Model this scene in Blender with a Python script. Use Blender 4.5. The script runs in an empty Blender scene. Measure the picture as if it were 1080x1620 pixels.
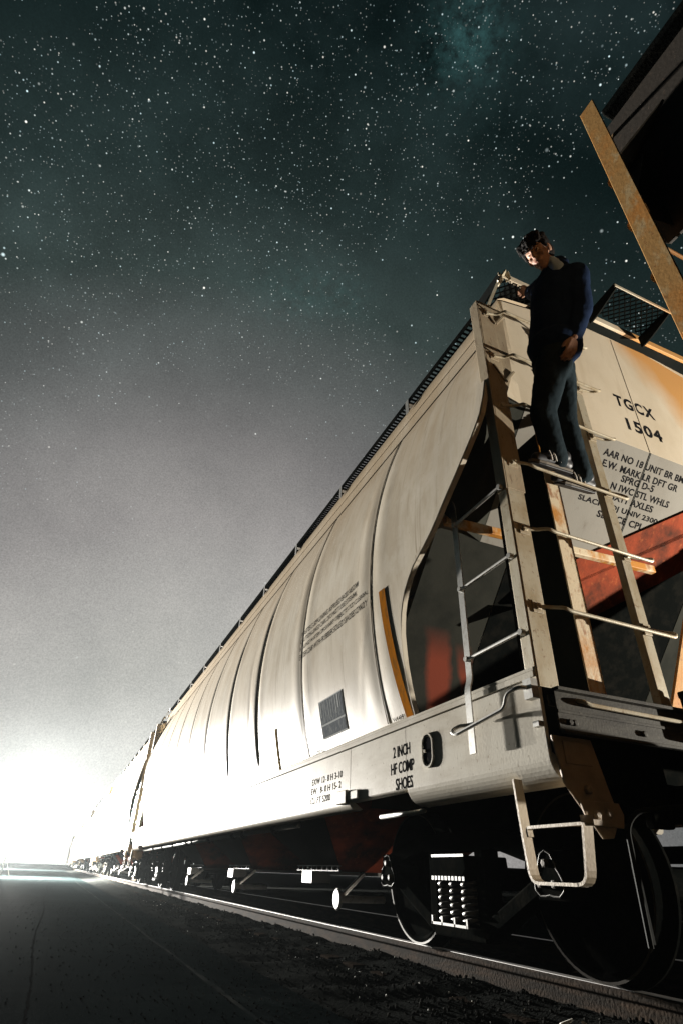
import bpy, bmesh, math, random
from mathutils import Vector, Matrix
random.seed(7)
S = bpy.context.scene
COL = S.collection
R = math.radians

# ------------------------------------------------------------------ camera
CAM = Vector((-1.97, -2.13, 0.443))
RX = Vector((0.9146312, -0.40302941, 0.03189149))
RD = Vector((0.24557388, 0.4911723, -0.83572917))
RF = Vector((0.32115921, 0.77221569, 0.54821501))
cd = bpy.data.cameras.new("camera"); cam = bpy.data.objects.new("camera", cd); COL.objects.link(cam)
m = Matrix.Identity(4)
for i in range(3):
    m[i][0] = RX[i]; m[i][1] = -RD[i]; m[i][2] = -RF[i]; m[i][3] = CAM[i]
cam.matrix_world = m
cd.sensor_fit = 'VERTICAL'; cd.sensor_height = 24.0
cd.lens = 875.65 / 1620 * 24.0
cd.clip_start = 0.05; cd.clip_end = 3000
S.camera = cam

# ------------------------------------------------------------------ render settings
S.render.engine = 'CYCLES'
S.cycles.use_denoising = True
S.cycles.max_bounces = 6
S.cycles.diffuse_bounces = 3
S.cycles.glossy_bounces = 3
S.cycles.volume_bounces = 0
S.cycles.sample_clamp_indirect = 4
S.view_settings.view_transform = 'Standard'
S.view_settings.look = 'None'
S.view_settings.exposure = 0
S.view_settings.gamma = 1

# ------------------------------------------------------------------ lamps
LAMP = Vector((-4.3, 36.0, 3.2))
ld = bpy.data.lights.new("floodlight_beam", 'POINT'); ld.energy = 255000; ld.color = (1.0, 0.965, 0.905); ld.shadow_soft_size = 0.22
lo = bpy.data.objects.new("floodlight_beam", ld); COL.objects.link(lo); lo.location = LAMP
lo2 = bpy.data.objects.new("floodlight_beam", ld.copy()); COL.objects.link(lo2); lo2.location = (-7.4, 82.0, 4.2); lo2.data.energy = 420000  # second lamp, added to brighten the sides of the far cars
TORCH = Vector((6.6, -2.15, 0.85))
td = bpy.data.lights.new("car_headlight_beam", 'SPOT'); td.energy = 5200; td.color = (1.0, 0.935, 0.83); td.shadow_soft_size = 0.035
td.spot_size = R(88); td.spot_blend = 1.0
to = bpy.data.objects.new("car_headlight_beam", td); COL.objects.link(to); to.location = TORCH
to.rotation_euler = (Vector((1.1, 0.1, 2.9)) - TORCH).to_track_quat('-Z', 'Y').to_euler()

# ------------------------------------------------------------------ world: night sky with town glow and stars
W = bpy.data.worlds.new("World"); S.world = W; W.use_nodes = True
nt = W.node_tree; nt.nodes.clear()
def N(t, **k):
    n = nt.nodes.new(t)
    for a, b in k.items(): setattr(n, a, b)
    return n
def LK(a, b): nt.links.new(a, b)
def MA(op, a, b=None, clamp=False):
    n = N('ShaderNodeMath', operation=op); n.use_clamp = clamp
    for i, v in enumerate((a, b)):
        if v is None: continue
        if isinstance(v, (int, float)): n.inputs[i].default_value = v
        else: LK(v, n.inputs[i])
    return n.outputs[0]
def VDOT(a, v):
    n = N('ShaderNodeVectorMath', operation='DOT_PRODUCT'); LK(a, n.inputs[0]); n.inputs[1].default_value = v
    return n.outputs['Value']
def MIXC(mode, f, a, b):
    n = N('ShaderNodeMix', data_type='RGBA', blend_type=mode)
    for s, v in ((n.inputs[0], f), (n.inputs[6], a), (n.inputs[7], b)):
        if isinstance(v, (int, float)): s.default_value = v
        elif isinstance(v, tuple): s.default_value = v
        else: LK(v, s)
    return n.outputs[2]
def RAMP(v, pts, interp='LINEAR'):
    n = N('ShaderNodeValToRGB'); n.color_ramp.interpolation = interp; e = n.color_ramp.elements
    while len(e) < len(pts): e.new(0.5)
    for i, (p, c) in enumerate(pts):
        e[i].position = p; e[i].color = (c[0], c[1], c[2], 1)
    LK(v, n.inputs[0]); return n.outputs[0]
def lin(*c): return tuple((x / 255 / 12.92) if x / 255 <= 0.04045 else ((x / 255 + 0.055) / 1.055) ** 2.4 for x in c)
tc = N('ShaderNodeTexCoord'); V = tc.outputs['Generated']
glow_dir = (LAMP - CAM).normalized(); gd = Vector((glow_dir.x + 0.22, glow_dir.y, 0.02)).normalized()
ang = MA('DIVIDE', MA('ARCCOSINE', VDOT(V, gd[:])), math.pi / 2)       # 0 at the glow, 1 at 90 degrees
sky = RAMP(ang, [(0.0, lin(226, 226, 220)), (0.10, lin(212, 212, 206)), (0.17, lin(189, 188, 182)), (0.25, lin(173, 171, 167)), (0.33, lin(149, 146, 144)),
                 (0.42, lin(123, 121, 120)), (0.50, lin(93, 96, 95)), (0.59, lin(55, 66, 64)), (0.68, lin(33, 45, 44)), (0.79, lin(15, 27, 27)),
                 (0.90, lin(7, 17, 18)), (1.0, lin(3, 11, 12))])
# patchy thin cloud / milky band
nz = N('ShaderNodeTexNoise'); nz.inputs['Scale'].default_value = 2.6; nz.inputs['Detail'].default_value = 7; nz.inputs['Roughness'].default_value = 0.62; LK(V, nz.inputs['Vector'])
cl = RAMP(nz.outputs['Fac'], [(0.3, (0.80, 0.81, 0.82)), (0.7, (1.2, 1.19, 1.18))])
sky = MIXC('MULTIPLY', 1.0, sky, cl)
gr = N('ShaderNodeTexNoise'); gr.inputs['Scale'].default_value = 420; gr.inputs['Detail'].default_value = 2; LK(V, gr.inputs['Vector'])
sky = MIXC('MULTIPLY', 1.0, sky, RAMP(gr.outputs['Fac'], [(0.25, (0.82, 0.82, 0.82)), (0.75, (1.18, 1.18, 1.18))]))
def blob(px_dir, width, strength):
    d = VDOT(V, Vector(px_dir).normalized()[:])
    t = MA('MULTIPLY', MA('SUBTRACT', 1.0, d), -1.0 / width)
    return MA('MULTIPLY', MA('EXPONENT', t), strength)
n2 = N('ShaderNodeTexNoise'); n2.inputs['Scale'].default_value = 48; n2.inputs['Detail'].default_value = 6; n2.inputs['Roughness'].default_value = 0.75; LK(V, n2.inputs['Vector'])
n2f = RAMP(n2.outputs['Fac'], [(0.40, (0, 0, 0)), (0.72, (1, 1, 1))])
neb = MA('ADD', MA('ADD', blob((0.239, 0.194, 0.951), 0.0009, 1.1), blob((0.242, 0.215, 0.945), 0.003, 0.15)),
         MA('ADD', blob((0.16, 0.56, 0.81), 0.0012, 0.35), MA('ADD', blob((0.22, 0.53, 0.81), 0.0008, 0.3), blob((0.11, 0.585, 0.80), 0.0012, 0.25))))
sky = MIXC('ADD', 1.0, sky, MIXC('MULTIPLY', 1.0, n2f, MIXC('MULTIPLY', 1.0, (0.022, 0.070, 0.070, 1), neb)))
sky = MIXC('ADD', 1.0, sky, MIXC('MULTIPLY', 1.0, (0.80, 0.80, 0.78, 1), blob((glow_dir.x - 0.0, glow_dir.y, 0.03), 0.007, 0.40)))
# stars in four sizes
dens = N('ShaderNodeTexNoise'); dens.inputs['Scale'].default_value = 3.4; dens.inputs['Detail'].default_value = 4; LK(V, dens.inputs['Vector'])
band = MA('EXPONENT', MA('MULTIPLY', MA('POWER', MA('SUBTRACT', VDOT(V, (0.66, 0.65, -0.37)), 0.0), 2.0), -14.0))
densv = MA('ADD', MA('ADD', MA('MULTIPLY', dens.outputs['Fac'], 0.75), MA('MULTIPLY', band, 0.26)), MA('MULTIPLY', neb, 0.35))
fade = RAMP(ang, [(0.10, (0, 0, 0)), (0.26, (0.13, 0.13, 0.13)), (0.50, (0.6, 0.6, 0.6)), (0.65, (1, 1, 1))])
def stars(scale, r, gain, gate, seed):
    mp = N('ShaderNodeMapping'); mp.inputs['Location'].default_value = (seed * 3.1, seed * 1.7, seed * 2.3); mp.inputs['Scale'].default_value = (scale,) * 3; LK(V, mp.inputs['Vector'])
    v = N('ShaderNodeTexVoronoi', feature='F1'); v.inputs['Scale'].default_value = 1.0; LK(mp.outputs[0], v.inputs['Vector'])
    sep = N('ShaderNodeSeparateColor'); LK(v.outputs['Color'], sep.inputs[0])
    rad = MA('MULTIPLY_ADD', sep.outputs[1], r * 0.8); nt.nodes[-1].inputs[2].default_value = r * 0.45
    core = MA('POWER', MA('SUBTRACT', 1.0, MA('DIVIDE', v.outputs['Distance'], rad), True), 1.3)
    b = MA('MULTIPLY', core, MA('MULTIPLY', MA('POWER', sep.outputs[0], 3.2), gain))
    keep = MA('GREATER_THAN', densv, gate) if gate else 1.0
    tint = MIXC('MIX', sep.outputs[2], (0.72, 0.95, 1.0, 1), (1.0, 0.96, 0.86, 1))
    return MIXC('MULTIPLY', 1.0, tint, MA('MULTIPLY', b, keep))
st = MIXC('ADD', 1.0, stars(26, 0.075, 4.5, 0, 1), stars(62, 0.11, 2.4, 0.36, 2))
st = MIXC('ADD', 1.0, st, stars(125, 0.17, 1.9, 0.42, 3))
st = MIXC('ADD', 1.0, st, stars(230, 0.27, 1.25, 0.50, 4))
cl2 = RAMP(nz.outputs['Fac'], [(0.42, (0, 0, 0)), (0.66, (0.012, 0.020, 0.0205))])
sky = MIXC('ADD', 1.0, sky, MIXC('MULTIPLY', 1.0, cl2, band))
sky = MIXC('ADD', 1.0, sky, MIXC('MULTIPLY', 1.0, st, fade))
bg = N('ShaderNodeBackground'); LK(sky, bg.inputs['Color']); bg.inputs['Strength'].default_value = 1.0
wo = N('ShaderNodeOutputWorld'); LK(bg.outputs[0], wo.inputs['Surface'])
W.cycles.sampling_method = 'MANUAL'; W.cycles.sample_map_resolution = 512

# ------------------------------------------------------------------ materials
MATS = {}
def orange_corner(mt):  # blends to orange towards the panel's upper far corner
    t = mt.node_tree; p = [n for n in t.nodes if n.type == 'BSDF_PRINCIPLED'][0]; ln = p.inputs['Base Color'].links[0]; src = ln.from_socket
    c = t.nodes.new('ShaderNodeTexCoord'); sx = t.nodes.new('ShaderNodeSeparateXYZ'); t.links.new(c.outputs['Object'], sx.inputs[0])
    def mth(op, a, b):
        n = t.nodes.new('ShaderNodeMath'); n.operation = op
        for i, v in enumerate((a, b)):
            if isinstance(v, (int, float)): n.inputs[i].default_value = v
            else: t.links.new(v, n.inputs[i])
        return n.outputs[0]
    nz = t.nodes.new('ShaderNodeTexNoise'); nz.inputs['Scale'].default_value = 2.2; nz.inputs['Detail'].default_value = 6; t.links.new(c.outputs['Object'], nz.inputs['Vector'])
    d = mth('ADD', mth('ADD', sx.outputs['X'], mth('MULTIPLY', sx.outputs['Z'], 0.64)), mth('MULTIPLY', nz.outputs['Fac'], 0.55))
    mr = t.nodes.new('ShaderNodeMapRange'); mr.inputs[1].default_value = 4.90; mr.inputs[2].default_value = 5.30; mr.inputs[4].default_value = 0.85; t.links.new(d, mr.inputs[0])
    mx = t.nodes.new('ShaderNodeMix'); mx.data_type = 'RGBA'; t.links.new(mr.outputs[0], mx.inputs[0]); t.links.new(src, mx.inputs[6]); mx.inputs[7].default_value = (0.50, 0.22, 0.035, 1); t.links.new(mx.outputs[2], p.inputs['Base Color'])
def material(name, base, rough=0.6, metal=0.0, layers=(), bump=0.0, bump_scale=40, spec=0.4):
    """layers: (kind, scale xyz, colour, low, high, amount) - noise patches of a second colour"""
    mt = bpy.data.materials.new(name); mt.use_nodes = True; t = mt.node_tree; t.nodes.clear()
    out = t.nodes.new('ShaderNodeOutputMaterial'); p = t.nodes.new('ShaderNodeBsdfPrincipled'); t.links.new(p.outputs[0], out.inputs[0])
    c = t.nodes.new('ShaderNodeTexCoord')
    p.inputs['Roughness'].default_value = rough; p.inputs['Metallic'].default_value = metal; p.inputs['Specular IOR Level'].default_value = spec
    cur = None
    for (sc, colr, lo_, hi_, amt, det) in layers:
        mp = t.nodes.new('ShaderNodeMapping'); mp.inputs['Scale'].default_value = sc; t.links.new(c.outputs['Object'], mp.inputs[0])
        mp.inputs['Location'].default_value = (random.random() * 9, random.random() * 9, random.random() * 9)
        n = t.nodes.new('ShaderNodeTexNoise'); n.inputs['Scale'].default_value = 1; n.inputs['Detail'].default_value = det; n.inputs['Roughness'].default_value = 0.65
        t.links.new(mp.outputs[0], n.inputs['Vector'])
        mr = t.nodes.new('ShaderNodeMapRange'); mr.inputs[1].default_value = lo_; mr.inputs[2].default_value = hi_; mr.inputs[4].default_value = amt
        t.links.new(n.outputs['Fac'], mr.inputs[0])
        mx = t.nodes.new('ShaderNodeMix'); mx.data_type = 'RGBA'; t.links.new(mr.outputs[0], mx.inputs[0])
        if cur is None: mx.inputs[6].default_value = (*base, 1)
        else: t.links.new(cur, mx.inputs[6])
        mx.inputs[7].default_value = (*colr, 1); cur = mx.outputs[2]
    if cur is None: p.inputs['Base Color'].default_value = (*base, 1)
    else: t.links.new(cur, p.inputs['Base Color'])
    if bump:
        n = t.nodes.new('ShaderNodeTexNoise'); n.inputs['Scale'].default_value = bump_scale; n.inputs['Detail'].default_value = 5; t.links.new(c.outputs['Object'], n.inputs['Vector'])
        b = t.nodes.new('ShaderNodeBump'); b.inputs['Strength'].default_value = bump; b.inputs['Distance'].default_value = 0.01
        t.links.new(n.outputs['Fac'], b.inputs['Height']); t.links.new(b.outputs[0], p.inputs['Normal'])
    MATS[name] = mt; return mt
material('cream_paint', (0.50, 0.45, 0.365), 0.40, spec=0.018, layers=[((1.2, 1.6, 0.5), (0.36, 0.30, 0.22), 0.42, 0.75, 0.8, 6), ((9, 9, 0.7), (0.24, 0.19, 0.13), 0.56, 0.80, 0.55, 5),
         ((28, 28, 28), (0.30, 0.22, 0.14), 0.66, 0.74, 0.6, 3), ((5, 16, 0.45), (0.20, 0.155, 0.105), 0.57, 0.72, 0.65, 6), ((2.5, 2.5, 1.1), (0.33, 0.275, 0.20), 0.50, 0.66, 0.55, 8), ((3, 3, 3), (0.60, 0.57, 0.50), 0.5, 0.8, 0.5, 4)], bump=0.06, bump_scale=90)
material('end_paint', (0.55, 0.47, 0.35), 0.55, layers=[((2.2, 2.2, 1.2), (0.42, 0.34, 0.23), 0.45, 0.75, 0.7, 6), ((8, 8, 0.8), (0.28, 0.20, 0.11), 0.60, 0.82, 0.5, 5),
         ((40, 40, 40), (0.28, 0.18, 0.10), 0.66, 0.74, 0.5, 3)], bump=0.05, bump_scale=90)
material('shaded_slope_paint', (0.185, 0.172, 0.145), 0.7, spec=0.1, layers=[((2.2, 2.2, 1.2), (0.13, 0.115, 0.09), 0.45, 0.75, 0.7, 6), ((9, 9, 2), (0.09, 0.07, 0.05), 0.60, 0.80, 0.6, 5)], bump=0.08, bump_scale=90)  # darker copy of end_paint: shade of the downward slope in the colour
material('sill_paint', (0.54, 0.505, 0.43), 0.40, spec=0.005, layers=[((7, 1.4, 5), (0.33, 0.28, 0.21), 0.45, 0.72, 0.75, 6), ((30, 30, 30), (0.20, 0.15, 0.10), 0.64, 0.73, 0.6, 3), ((60, 4, 2), (0.40, 0.36, 0.30), 0.5, 0.7, 0.5, 3)], bump=0.08, bump_scale=70)
material('ladder_paint', (0.42, 0.37, 0.27), 0.45, 0.25, layers=[((6, 6, 3), (0.27, 0.19, 0.09), 0.45, 0.7, 0.8, 5), ((35, 35, 35), (0.16, 0.09, 0.04), 0.60, 0.70, 0.7, 3)], bump=0.1, bump_scale=120)
material('worn_shaded_post', (0.34, 0.28, 0.19), 0.55, 0.1, layers=[((5, 5, 2.5), (0.22, 0.16, 0.10), 0.42, 0.7, 0.8, 6), ((40, 40, 12), (0.12, 0.07, 0.035), 0.60, 0.70, 0.7, 3)], bump=0.12, bump_scale=90)  # shadow on the upper post is in this colour; clamps and step share it
material('galvanised', (0.46, 0.45, 0.42), 0.36, 0.7, layers=[((40, 40, 40), (0.26, 0.22, 0.17), 0.5, 0.7, 0.6, 3)])
material('rusty_cream', (0.55, 0.45, 0.30), 0.6, layers=[((4, 4, 2.2), (0.42, 0.17, 0.02), 0.47, 0.58, 1.0, 6), ((16, 16, 9), (0.22, 0.07, 0.012), 0.56, 0.68, 0.8, 4)], bump=0.15, bump_scale=80)
material('rust_orange', (0.52, 0.21, 0.025), 0.65, layers=[((6, 6, 3), (0.55, 0.36, 0.14), 0.45, 0.62, 0.9, 6), ((18, 18, 10), (0.25, 0.07, 0.012), 0.55, 0.68, 0.8, 4)], bump=0.15, bump_scale=80)
material('yellow_rust', (0.26, 0.14, 0.04), 0.6, layers=[((3, 3, 2.5), (0.32, 0.12, 0.015), 0.45, 0.6, 0.9, 6), ((14, 14, 8), (0.30, 0.22, 0.11), 0.52, 0.66, 0.8, 4), ((40, 40, 40), (0.14, 0.05, 0.01), 0.62, 0.7, 0.7, 3)], bump=0.1)
material('red_glow_paint', (0.22, 0.042, 0.017), 0.85, spec=0.05, layers=[((2.2, 2.2, 2.2), (0.045, 0.018, 0.011), 0.42, 0.62, 1.0, 6), ((22, 22, 6), (0.30, 0.085, 0.03), 0.58, 0.72, 0.7, 4)], bump=0.2, bump_scale=60)  # red light on the end slope and hopper bays, painted as colour
material('faded_red', (0.36, 0.085, 0.050), 0.85, spec=0.0, layers=[((3, 3, 3), (0.10, 0.04, 0.028), 0.42, 0.62, 0.9, 6), ((14, 14, 2), (0.10, 0.035, 0.024), 0.5, 0.7, 0.8, 4)], bump=0.2)
material('grimy_shaded_steel', (0.0035, 0.004, 0.0037), 0.75, 0.0, layers=[((8, 8, 8), (0.009, 0.0085, 0.007), 0.45, 0.7, 0.9, 6)], bump=0.2, bump_scale=50, spec=0.0)  # grime on the running gear; painted shade on the lower slope sheet
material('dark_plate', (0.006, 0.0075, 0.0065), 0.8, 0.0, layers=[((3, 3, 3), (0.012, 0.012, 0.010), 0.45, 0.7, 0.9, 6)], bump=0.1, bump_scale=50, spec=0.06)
material('beam_paint', (0.060, 0.056, 0.046), 0.7, 0.0, spec=0.1, layers=[((4, 9, 20), (0.03, 0.027, 0.022), 0.45, 0.65, 0.9, 5), ((40, 40, 40), (0.12, 0.11, 0.09), 0.6, 0.7, 0.6, 3)], bump=0.15, bump_scale=70)
material('brown_plate', (0.30, 0.22, 0.135), 0.6, 0.1, layers=[((7, 7, 7), (0.17, 0.13, 0.085), 0.45, 0.7, 0.9, 6)], bump=0.15, bump_scale=70)
material('bright_steel', (0.62, 0.60, 0.57), 0.28, 0.9, layers=[((20, 20, 20), (0.30, 0.26, 0.2), 0.55, 0.75, 0.7, 4)])
material('worn_tread', (0.040, 0.031, 0.020), 0.6, 0.3, spec=0.1, layers=[((20, 20, 20), (0.018, 0.014, 0.010), 0.45, 0.7, 0.8, 4)])
material('worn_rim', (0.035, 0.027, 0.016), 0.6, 0.3, spec=0.1)
material('rail_side', (0.022, 0.019, 0.016), 0.8, 0.1, layers=[((20, 3, 20), (0.05, 0.035, 0.025), 0.45, 0.7, 0.9, 5)], bump=0.4, bump_scale=60, spec=0.0)
material('rail_head', (0.30, 0.29, 0.28), 0.42, 0.9, layers=[((30, 2, 30), (0.25, 0.22, 0.18), 0.5, 0.7, 0.7, 4)])
material('spring_steel', (0.10, 0.095, 0.085), 0.5, 0.4)
material('black_paint', (0.012, 0.012, 0.013), 0.6, layers=[((30, 30, 30), (0.16, 0.14, 0.11), 0.60, 0.72, 0.55, 3)], spec=0.0)
material('faded_paint', (0.05, 0.047, 0.042), 0.6, layers=[((30, 30, 30), (0.30, 0.27, 0.21), 0.52, 0.64, 0.8, 3)], spec=0.0)
material('hub_white', (0.62, 0.60, 0.56), 0.5, layers=[((20, 20, 20), (0.3, 0.27, 0.22), 0.5, 0.7, 0.7, 4)])
material('decal_grey', (0.13, 0.14, 0.15), 0.5, layers=[((50, 50, 14), (0.24, 0.25, 0.25), 0.48, 0.6, 0.7, 3)], spec=0.0)
material('decal_pale', (0.42, 0.43, 0.42), 0.5, spec=0.0)
material('tape_orange', (0.32, 0.115, 0.012), 0.5, layers=[((30, 30, 8), (0.18, 0.08, 0.02), 0.5, 0.65, 0.8, 4)], spec=0.0)
material('tape_brown', (0.16, 0.12, 0.06), 0.5, layers=[((30, 30, 8), (0.07, 0.05, 0.03), 0.5, 0.65, 0.8, 4)], spec=0.0)
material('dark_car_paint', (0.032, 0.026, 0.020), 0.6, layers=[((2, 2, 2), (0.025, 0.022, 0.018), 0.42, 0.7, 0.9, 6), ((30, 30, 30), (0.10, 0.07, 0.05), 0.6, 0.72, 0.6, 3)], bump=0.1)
material('gusset_paint', (0.10, 0.085, 0.06), 0.7, spec=0.05, layers=[((9, 9, 9), (0.05, 0.04, 0.03), 0.45, 0.7, 0.8, 5)])
material('shaded_web_plate', (0.034, 0.034, 0.028), 0.85, spec=0.0, layers=[((3, 3, 2), (0.018, 0.019, 0.016), 0.42, 0.68, 0.9, 6)], bump=0.1)  # dim tone of the shaded corner behind the post
material('red_glow_plate', (0.026, 0.026, 0.0215), 0.85, spec=0.0, layers=[((3, 3, 2), (0.014, 0.015, 0.013), 0.42, 0.68, 0.9, 6)], bump=0.1)
material('asphalt', (0.0036, 0.0056, 0.0058), 0.75, layers=[((0.9, 0.30, 1), (0.0015, 0.0026, 0.0028), 0.40, 0.62, 0.9, 7), ((110, 110, 110), (0.022, 0.025, 0.025), 0.58, 0.70, 0.8, 2), ((0.25, 3.0, 1), (0.0075, 0.0095, 0.0095), 0.50, 0.68, 0.7, 5), ((1.6, 0.05, 1), (0.009, 0.011, 0.011), 0.56, 0.70, 0.6, 4)], bump=0.5, bump_scale=90, spec=0.000003)
material('ballast_dirt', (0.009, 0.0095, 0.009), 1.0, layers=[((3, 3, 3), (0.005, 0.0055, 0.005), 0.4, 0.7, 0.9, 6), ((60, 60, 60), (0.028, 0.028, 0.026), 0.62, 0.72, 0.7, 2)], bump=1.0, bump_scale=55, spec=0.0)
material('stone', (0.016, 0.016, 0.015), 0.9, layers=[((14, 14, 14), (0.05, 0.049, 0.045), 0.55, 0.75, 0.8, 2)], spec=0.0)
material('pale_chip', (0.50, 0.48, 0.42), 0.7)
material('sleeper_wood', (0.014, 0.011, 0.009), 1.0, layers=[((3, 30, 30), (0.025, 0.021, 0.017), 0.45, 0.7, 0.8, 5)], bump=0.5, spec=0.0)
material('tar', (0.004, 0.004, 0.004), 1.0, spec=0.0)
material('worn_line', (0.022, 0.023, 0.022), 1.0, layers=[((20, 3, 1), (0.0085, 0.0105, 0.0105), 0.40, 0.58, 1.0, 4)], spec=0.0)
material('skin', (0.27, 0.155, 0.105), 0.55, spec=0.15, layers=[((25, 25, 25), (0.24, 0.11, 0.065), 0.5, 0.7, 0.6, 3)])
material('hair', (0.006, 0.005, 0.0045), 0.8, spec=0.1, layers=[((90, 90, 20), (0.03, 0.022, 0.015), 0.5, 0.7, 0.7, 3)], bump=0.6, bump_scale=160)
material('navy_jacket', (0.007, 0.014, 0.034), 0.9, spec=0.05, layers=[((9, 9, 9), (0.010, 0.021, 0.048), 0.45, 0.7, 0.8, 5)], bump=0.35, bump_scale=30)
material('pale_blue_cloth', (0.28, 0.38, 0.52), 0.75)
material('denim', (0.011, 0.017, 0.020), 0.9, spec=0.03, layers=[((7, 7, 5), (0.028, 0.041, 0.047), 0.48, 0.72, 0.9, 6), ((120, 120, 120), (0.011, 0.016, 0.02), 0.5, 0.6, 0.4, 2)], bump=0.4, bump_scale=28)
material('shoe_black', (0.012, 0.012, 0.013), 0.5)
material('shoe_sole', (0.10, 0.08, 0.055), 0.7)
material('shoe_stripe', (0.50, 0.47, 0.42), 0.6)
material('eye_white', (0.7, 0.68, 0.64), 0.3)
material('eye_dark', (0.015, 0.01, 0.008), 0.2)
material('lip', (0.33, 0.13, 0.10), 0.5)
M = MATS
def roof_grime(mt):
    t = mt.node_tree; p = [n for n in t.nodes if n.type == 'BSDF_PRINCIPLED'][0]; src = p.inputs['Base Color'].links[0].from_socket
    c = t.nodes.new('ShaderNodeTexCoord'); sx = t.nodes.new('ShaderNodeSeparateXYZ'); t.links.new(c.outputs['Object'], sx.inputs[0])
    mp = t.nodes.new('ShaderNodeMapping'); mp.inputs['Scale'].default_value = (1, 2.6, 0.35); t.links.new(c.outputs['Object'], mp.inputs[0])
    nz = t.nodes.new('ShaderNodeTexNoise'); nz.inputs['Scale'].default_value = 1.6; nz.inputs['Detail'].default_value = 7; nz.inputs['Roughness'].default_value = 0.7; t.links.new(mp.outputs[0], nz.inputs['Vector'])
    a = t.nodes.new('ShaderNodeMath'); a.operation = 'MULTIPLY_ADD'; t.links.new(nz.outputs['Fac'], a.inputs[0]); a.inputs[1].default_value = 2.6; t.links.new(sx.outputs['Z'], a.inputs[2])
    mr = t.nodes.new('ShaderNodeMapRange'); mr.inputs[1].default_value = 4.2; mr.inputs[2].default_value = 5.9; mr.inputs[4].default_value = 0.75; t.links.new(a.outputs[0], mr.inputs[0])
    mx = t.nodes.new('ShaderNodeMix'); mx.data_type = 'RGBA'; t.links.new(mr.outputs[0], mx.inputs[0]); t.links.new(src, mx.inputs[6]); mx.inputs[7].default_value = (0.36, 0.27, 0.17, 1); t.links.new(mx.outputs[2], p.inputs['Base Color'])
roof_grime(M['cream_paint'])
def red_glow(mt):  # paints the red light on the slope wing as two soft patches
    t = mt.node_tree; p = [n for n in t.nodes if n.type == 'BSDF_PRINCIPLED'][0]; src = p.inputs['Base Color'].links[0].from_socket
    c = t.nodes.new('ShaderNodeTexCoord'); sx = t.nodes.new('ShaderNodeSeparateXYZ'); t.links.new(c.outputs['Object'], sx.inputs[0])
    def mth(op, a, b=0.0, clamp=False):
        n = t.nodes.new('ShaderNodeMath'); n.operation = op; n.use_clamp = clamp
        for i, v in enumerate((a, b)):
            if isinstance(v, (int, float)): n.inputs[i].default_value = v
            else: t.links.new(v, n.inputs[i])
        return n.outputs[0]
    nz = t.nodes.new('ShaderNodeTexNoise'); nz.inputs['Scale'].default_value = 7; nz.inputs['Detail'].default_value = 6; t.links.new(c.outputs['Object'], nz.inputs['Vector'])
    X, Z = sx.outputs['X'], sx.outputs['Z']; tot = None
    for (x0, z0, k, wd) in ((0.30, 2.07, 0.48, 0.125), (0.55, 2.0, 0.72, 0.085)):
        u = mth('DIVIDE', mth('ABSOLUTE', mth('SUBTRACT', X, mth('ADD', x0, mth('MULTIPLY', mth('SUBTRACT', z0, Z), k)))), wd)
        fx = mth('SUBTRACT', 1.35, mth('ADD', u, mth('MULTIPLY', nz.outputs['Fac'], 0.6)), True)
        fz = mth('MULTIPLY', mth('SUBTRACT', z0, Z), 5.0, True)
        f = mth('MULTIPLY', mth('MULTIPLY', fx, 2.0, True), fz); tot = f if tot is None else mth('MAXIMUM', tot, f)
    mx = t.nodes.new('ShaderNodeMix'); mx.data_type = 'RGBA'; t.links.new(mth('MULTIPLY', tot, 0.95), mx.inputs[0]); t.links.new(src, mx.inputs[6]); mx.inputs[7].default_value = (0.15, 0.037, 0.022, 1); t.links.new(mx.outputs[2], p.inputs['Base Color'])
red_glow(M['red_glow_plate'])
orange_corner(M['end_paint'])
lm = bpy.data.materials.new('lamp_lens'); lm.use_nodes = True; t_ = lm.node_tree; t_.nodes.clear()
e_ = t_.nodes.new('ShaderNodeEmission'); e_.inputs[0].default_value = (1, 0.985, 0.95, 1); e_.inputs[1].default_value = 400
o_ = t_.nodes.new('ShaderNodeOutputMaterial'); t_.links.new(e_.outputs[0], o_.inputs[0]); M['lamp_lens'] = lm

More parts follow.
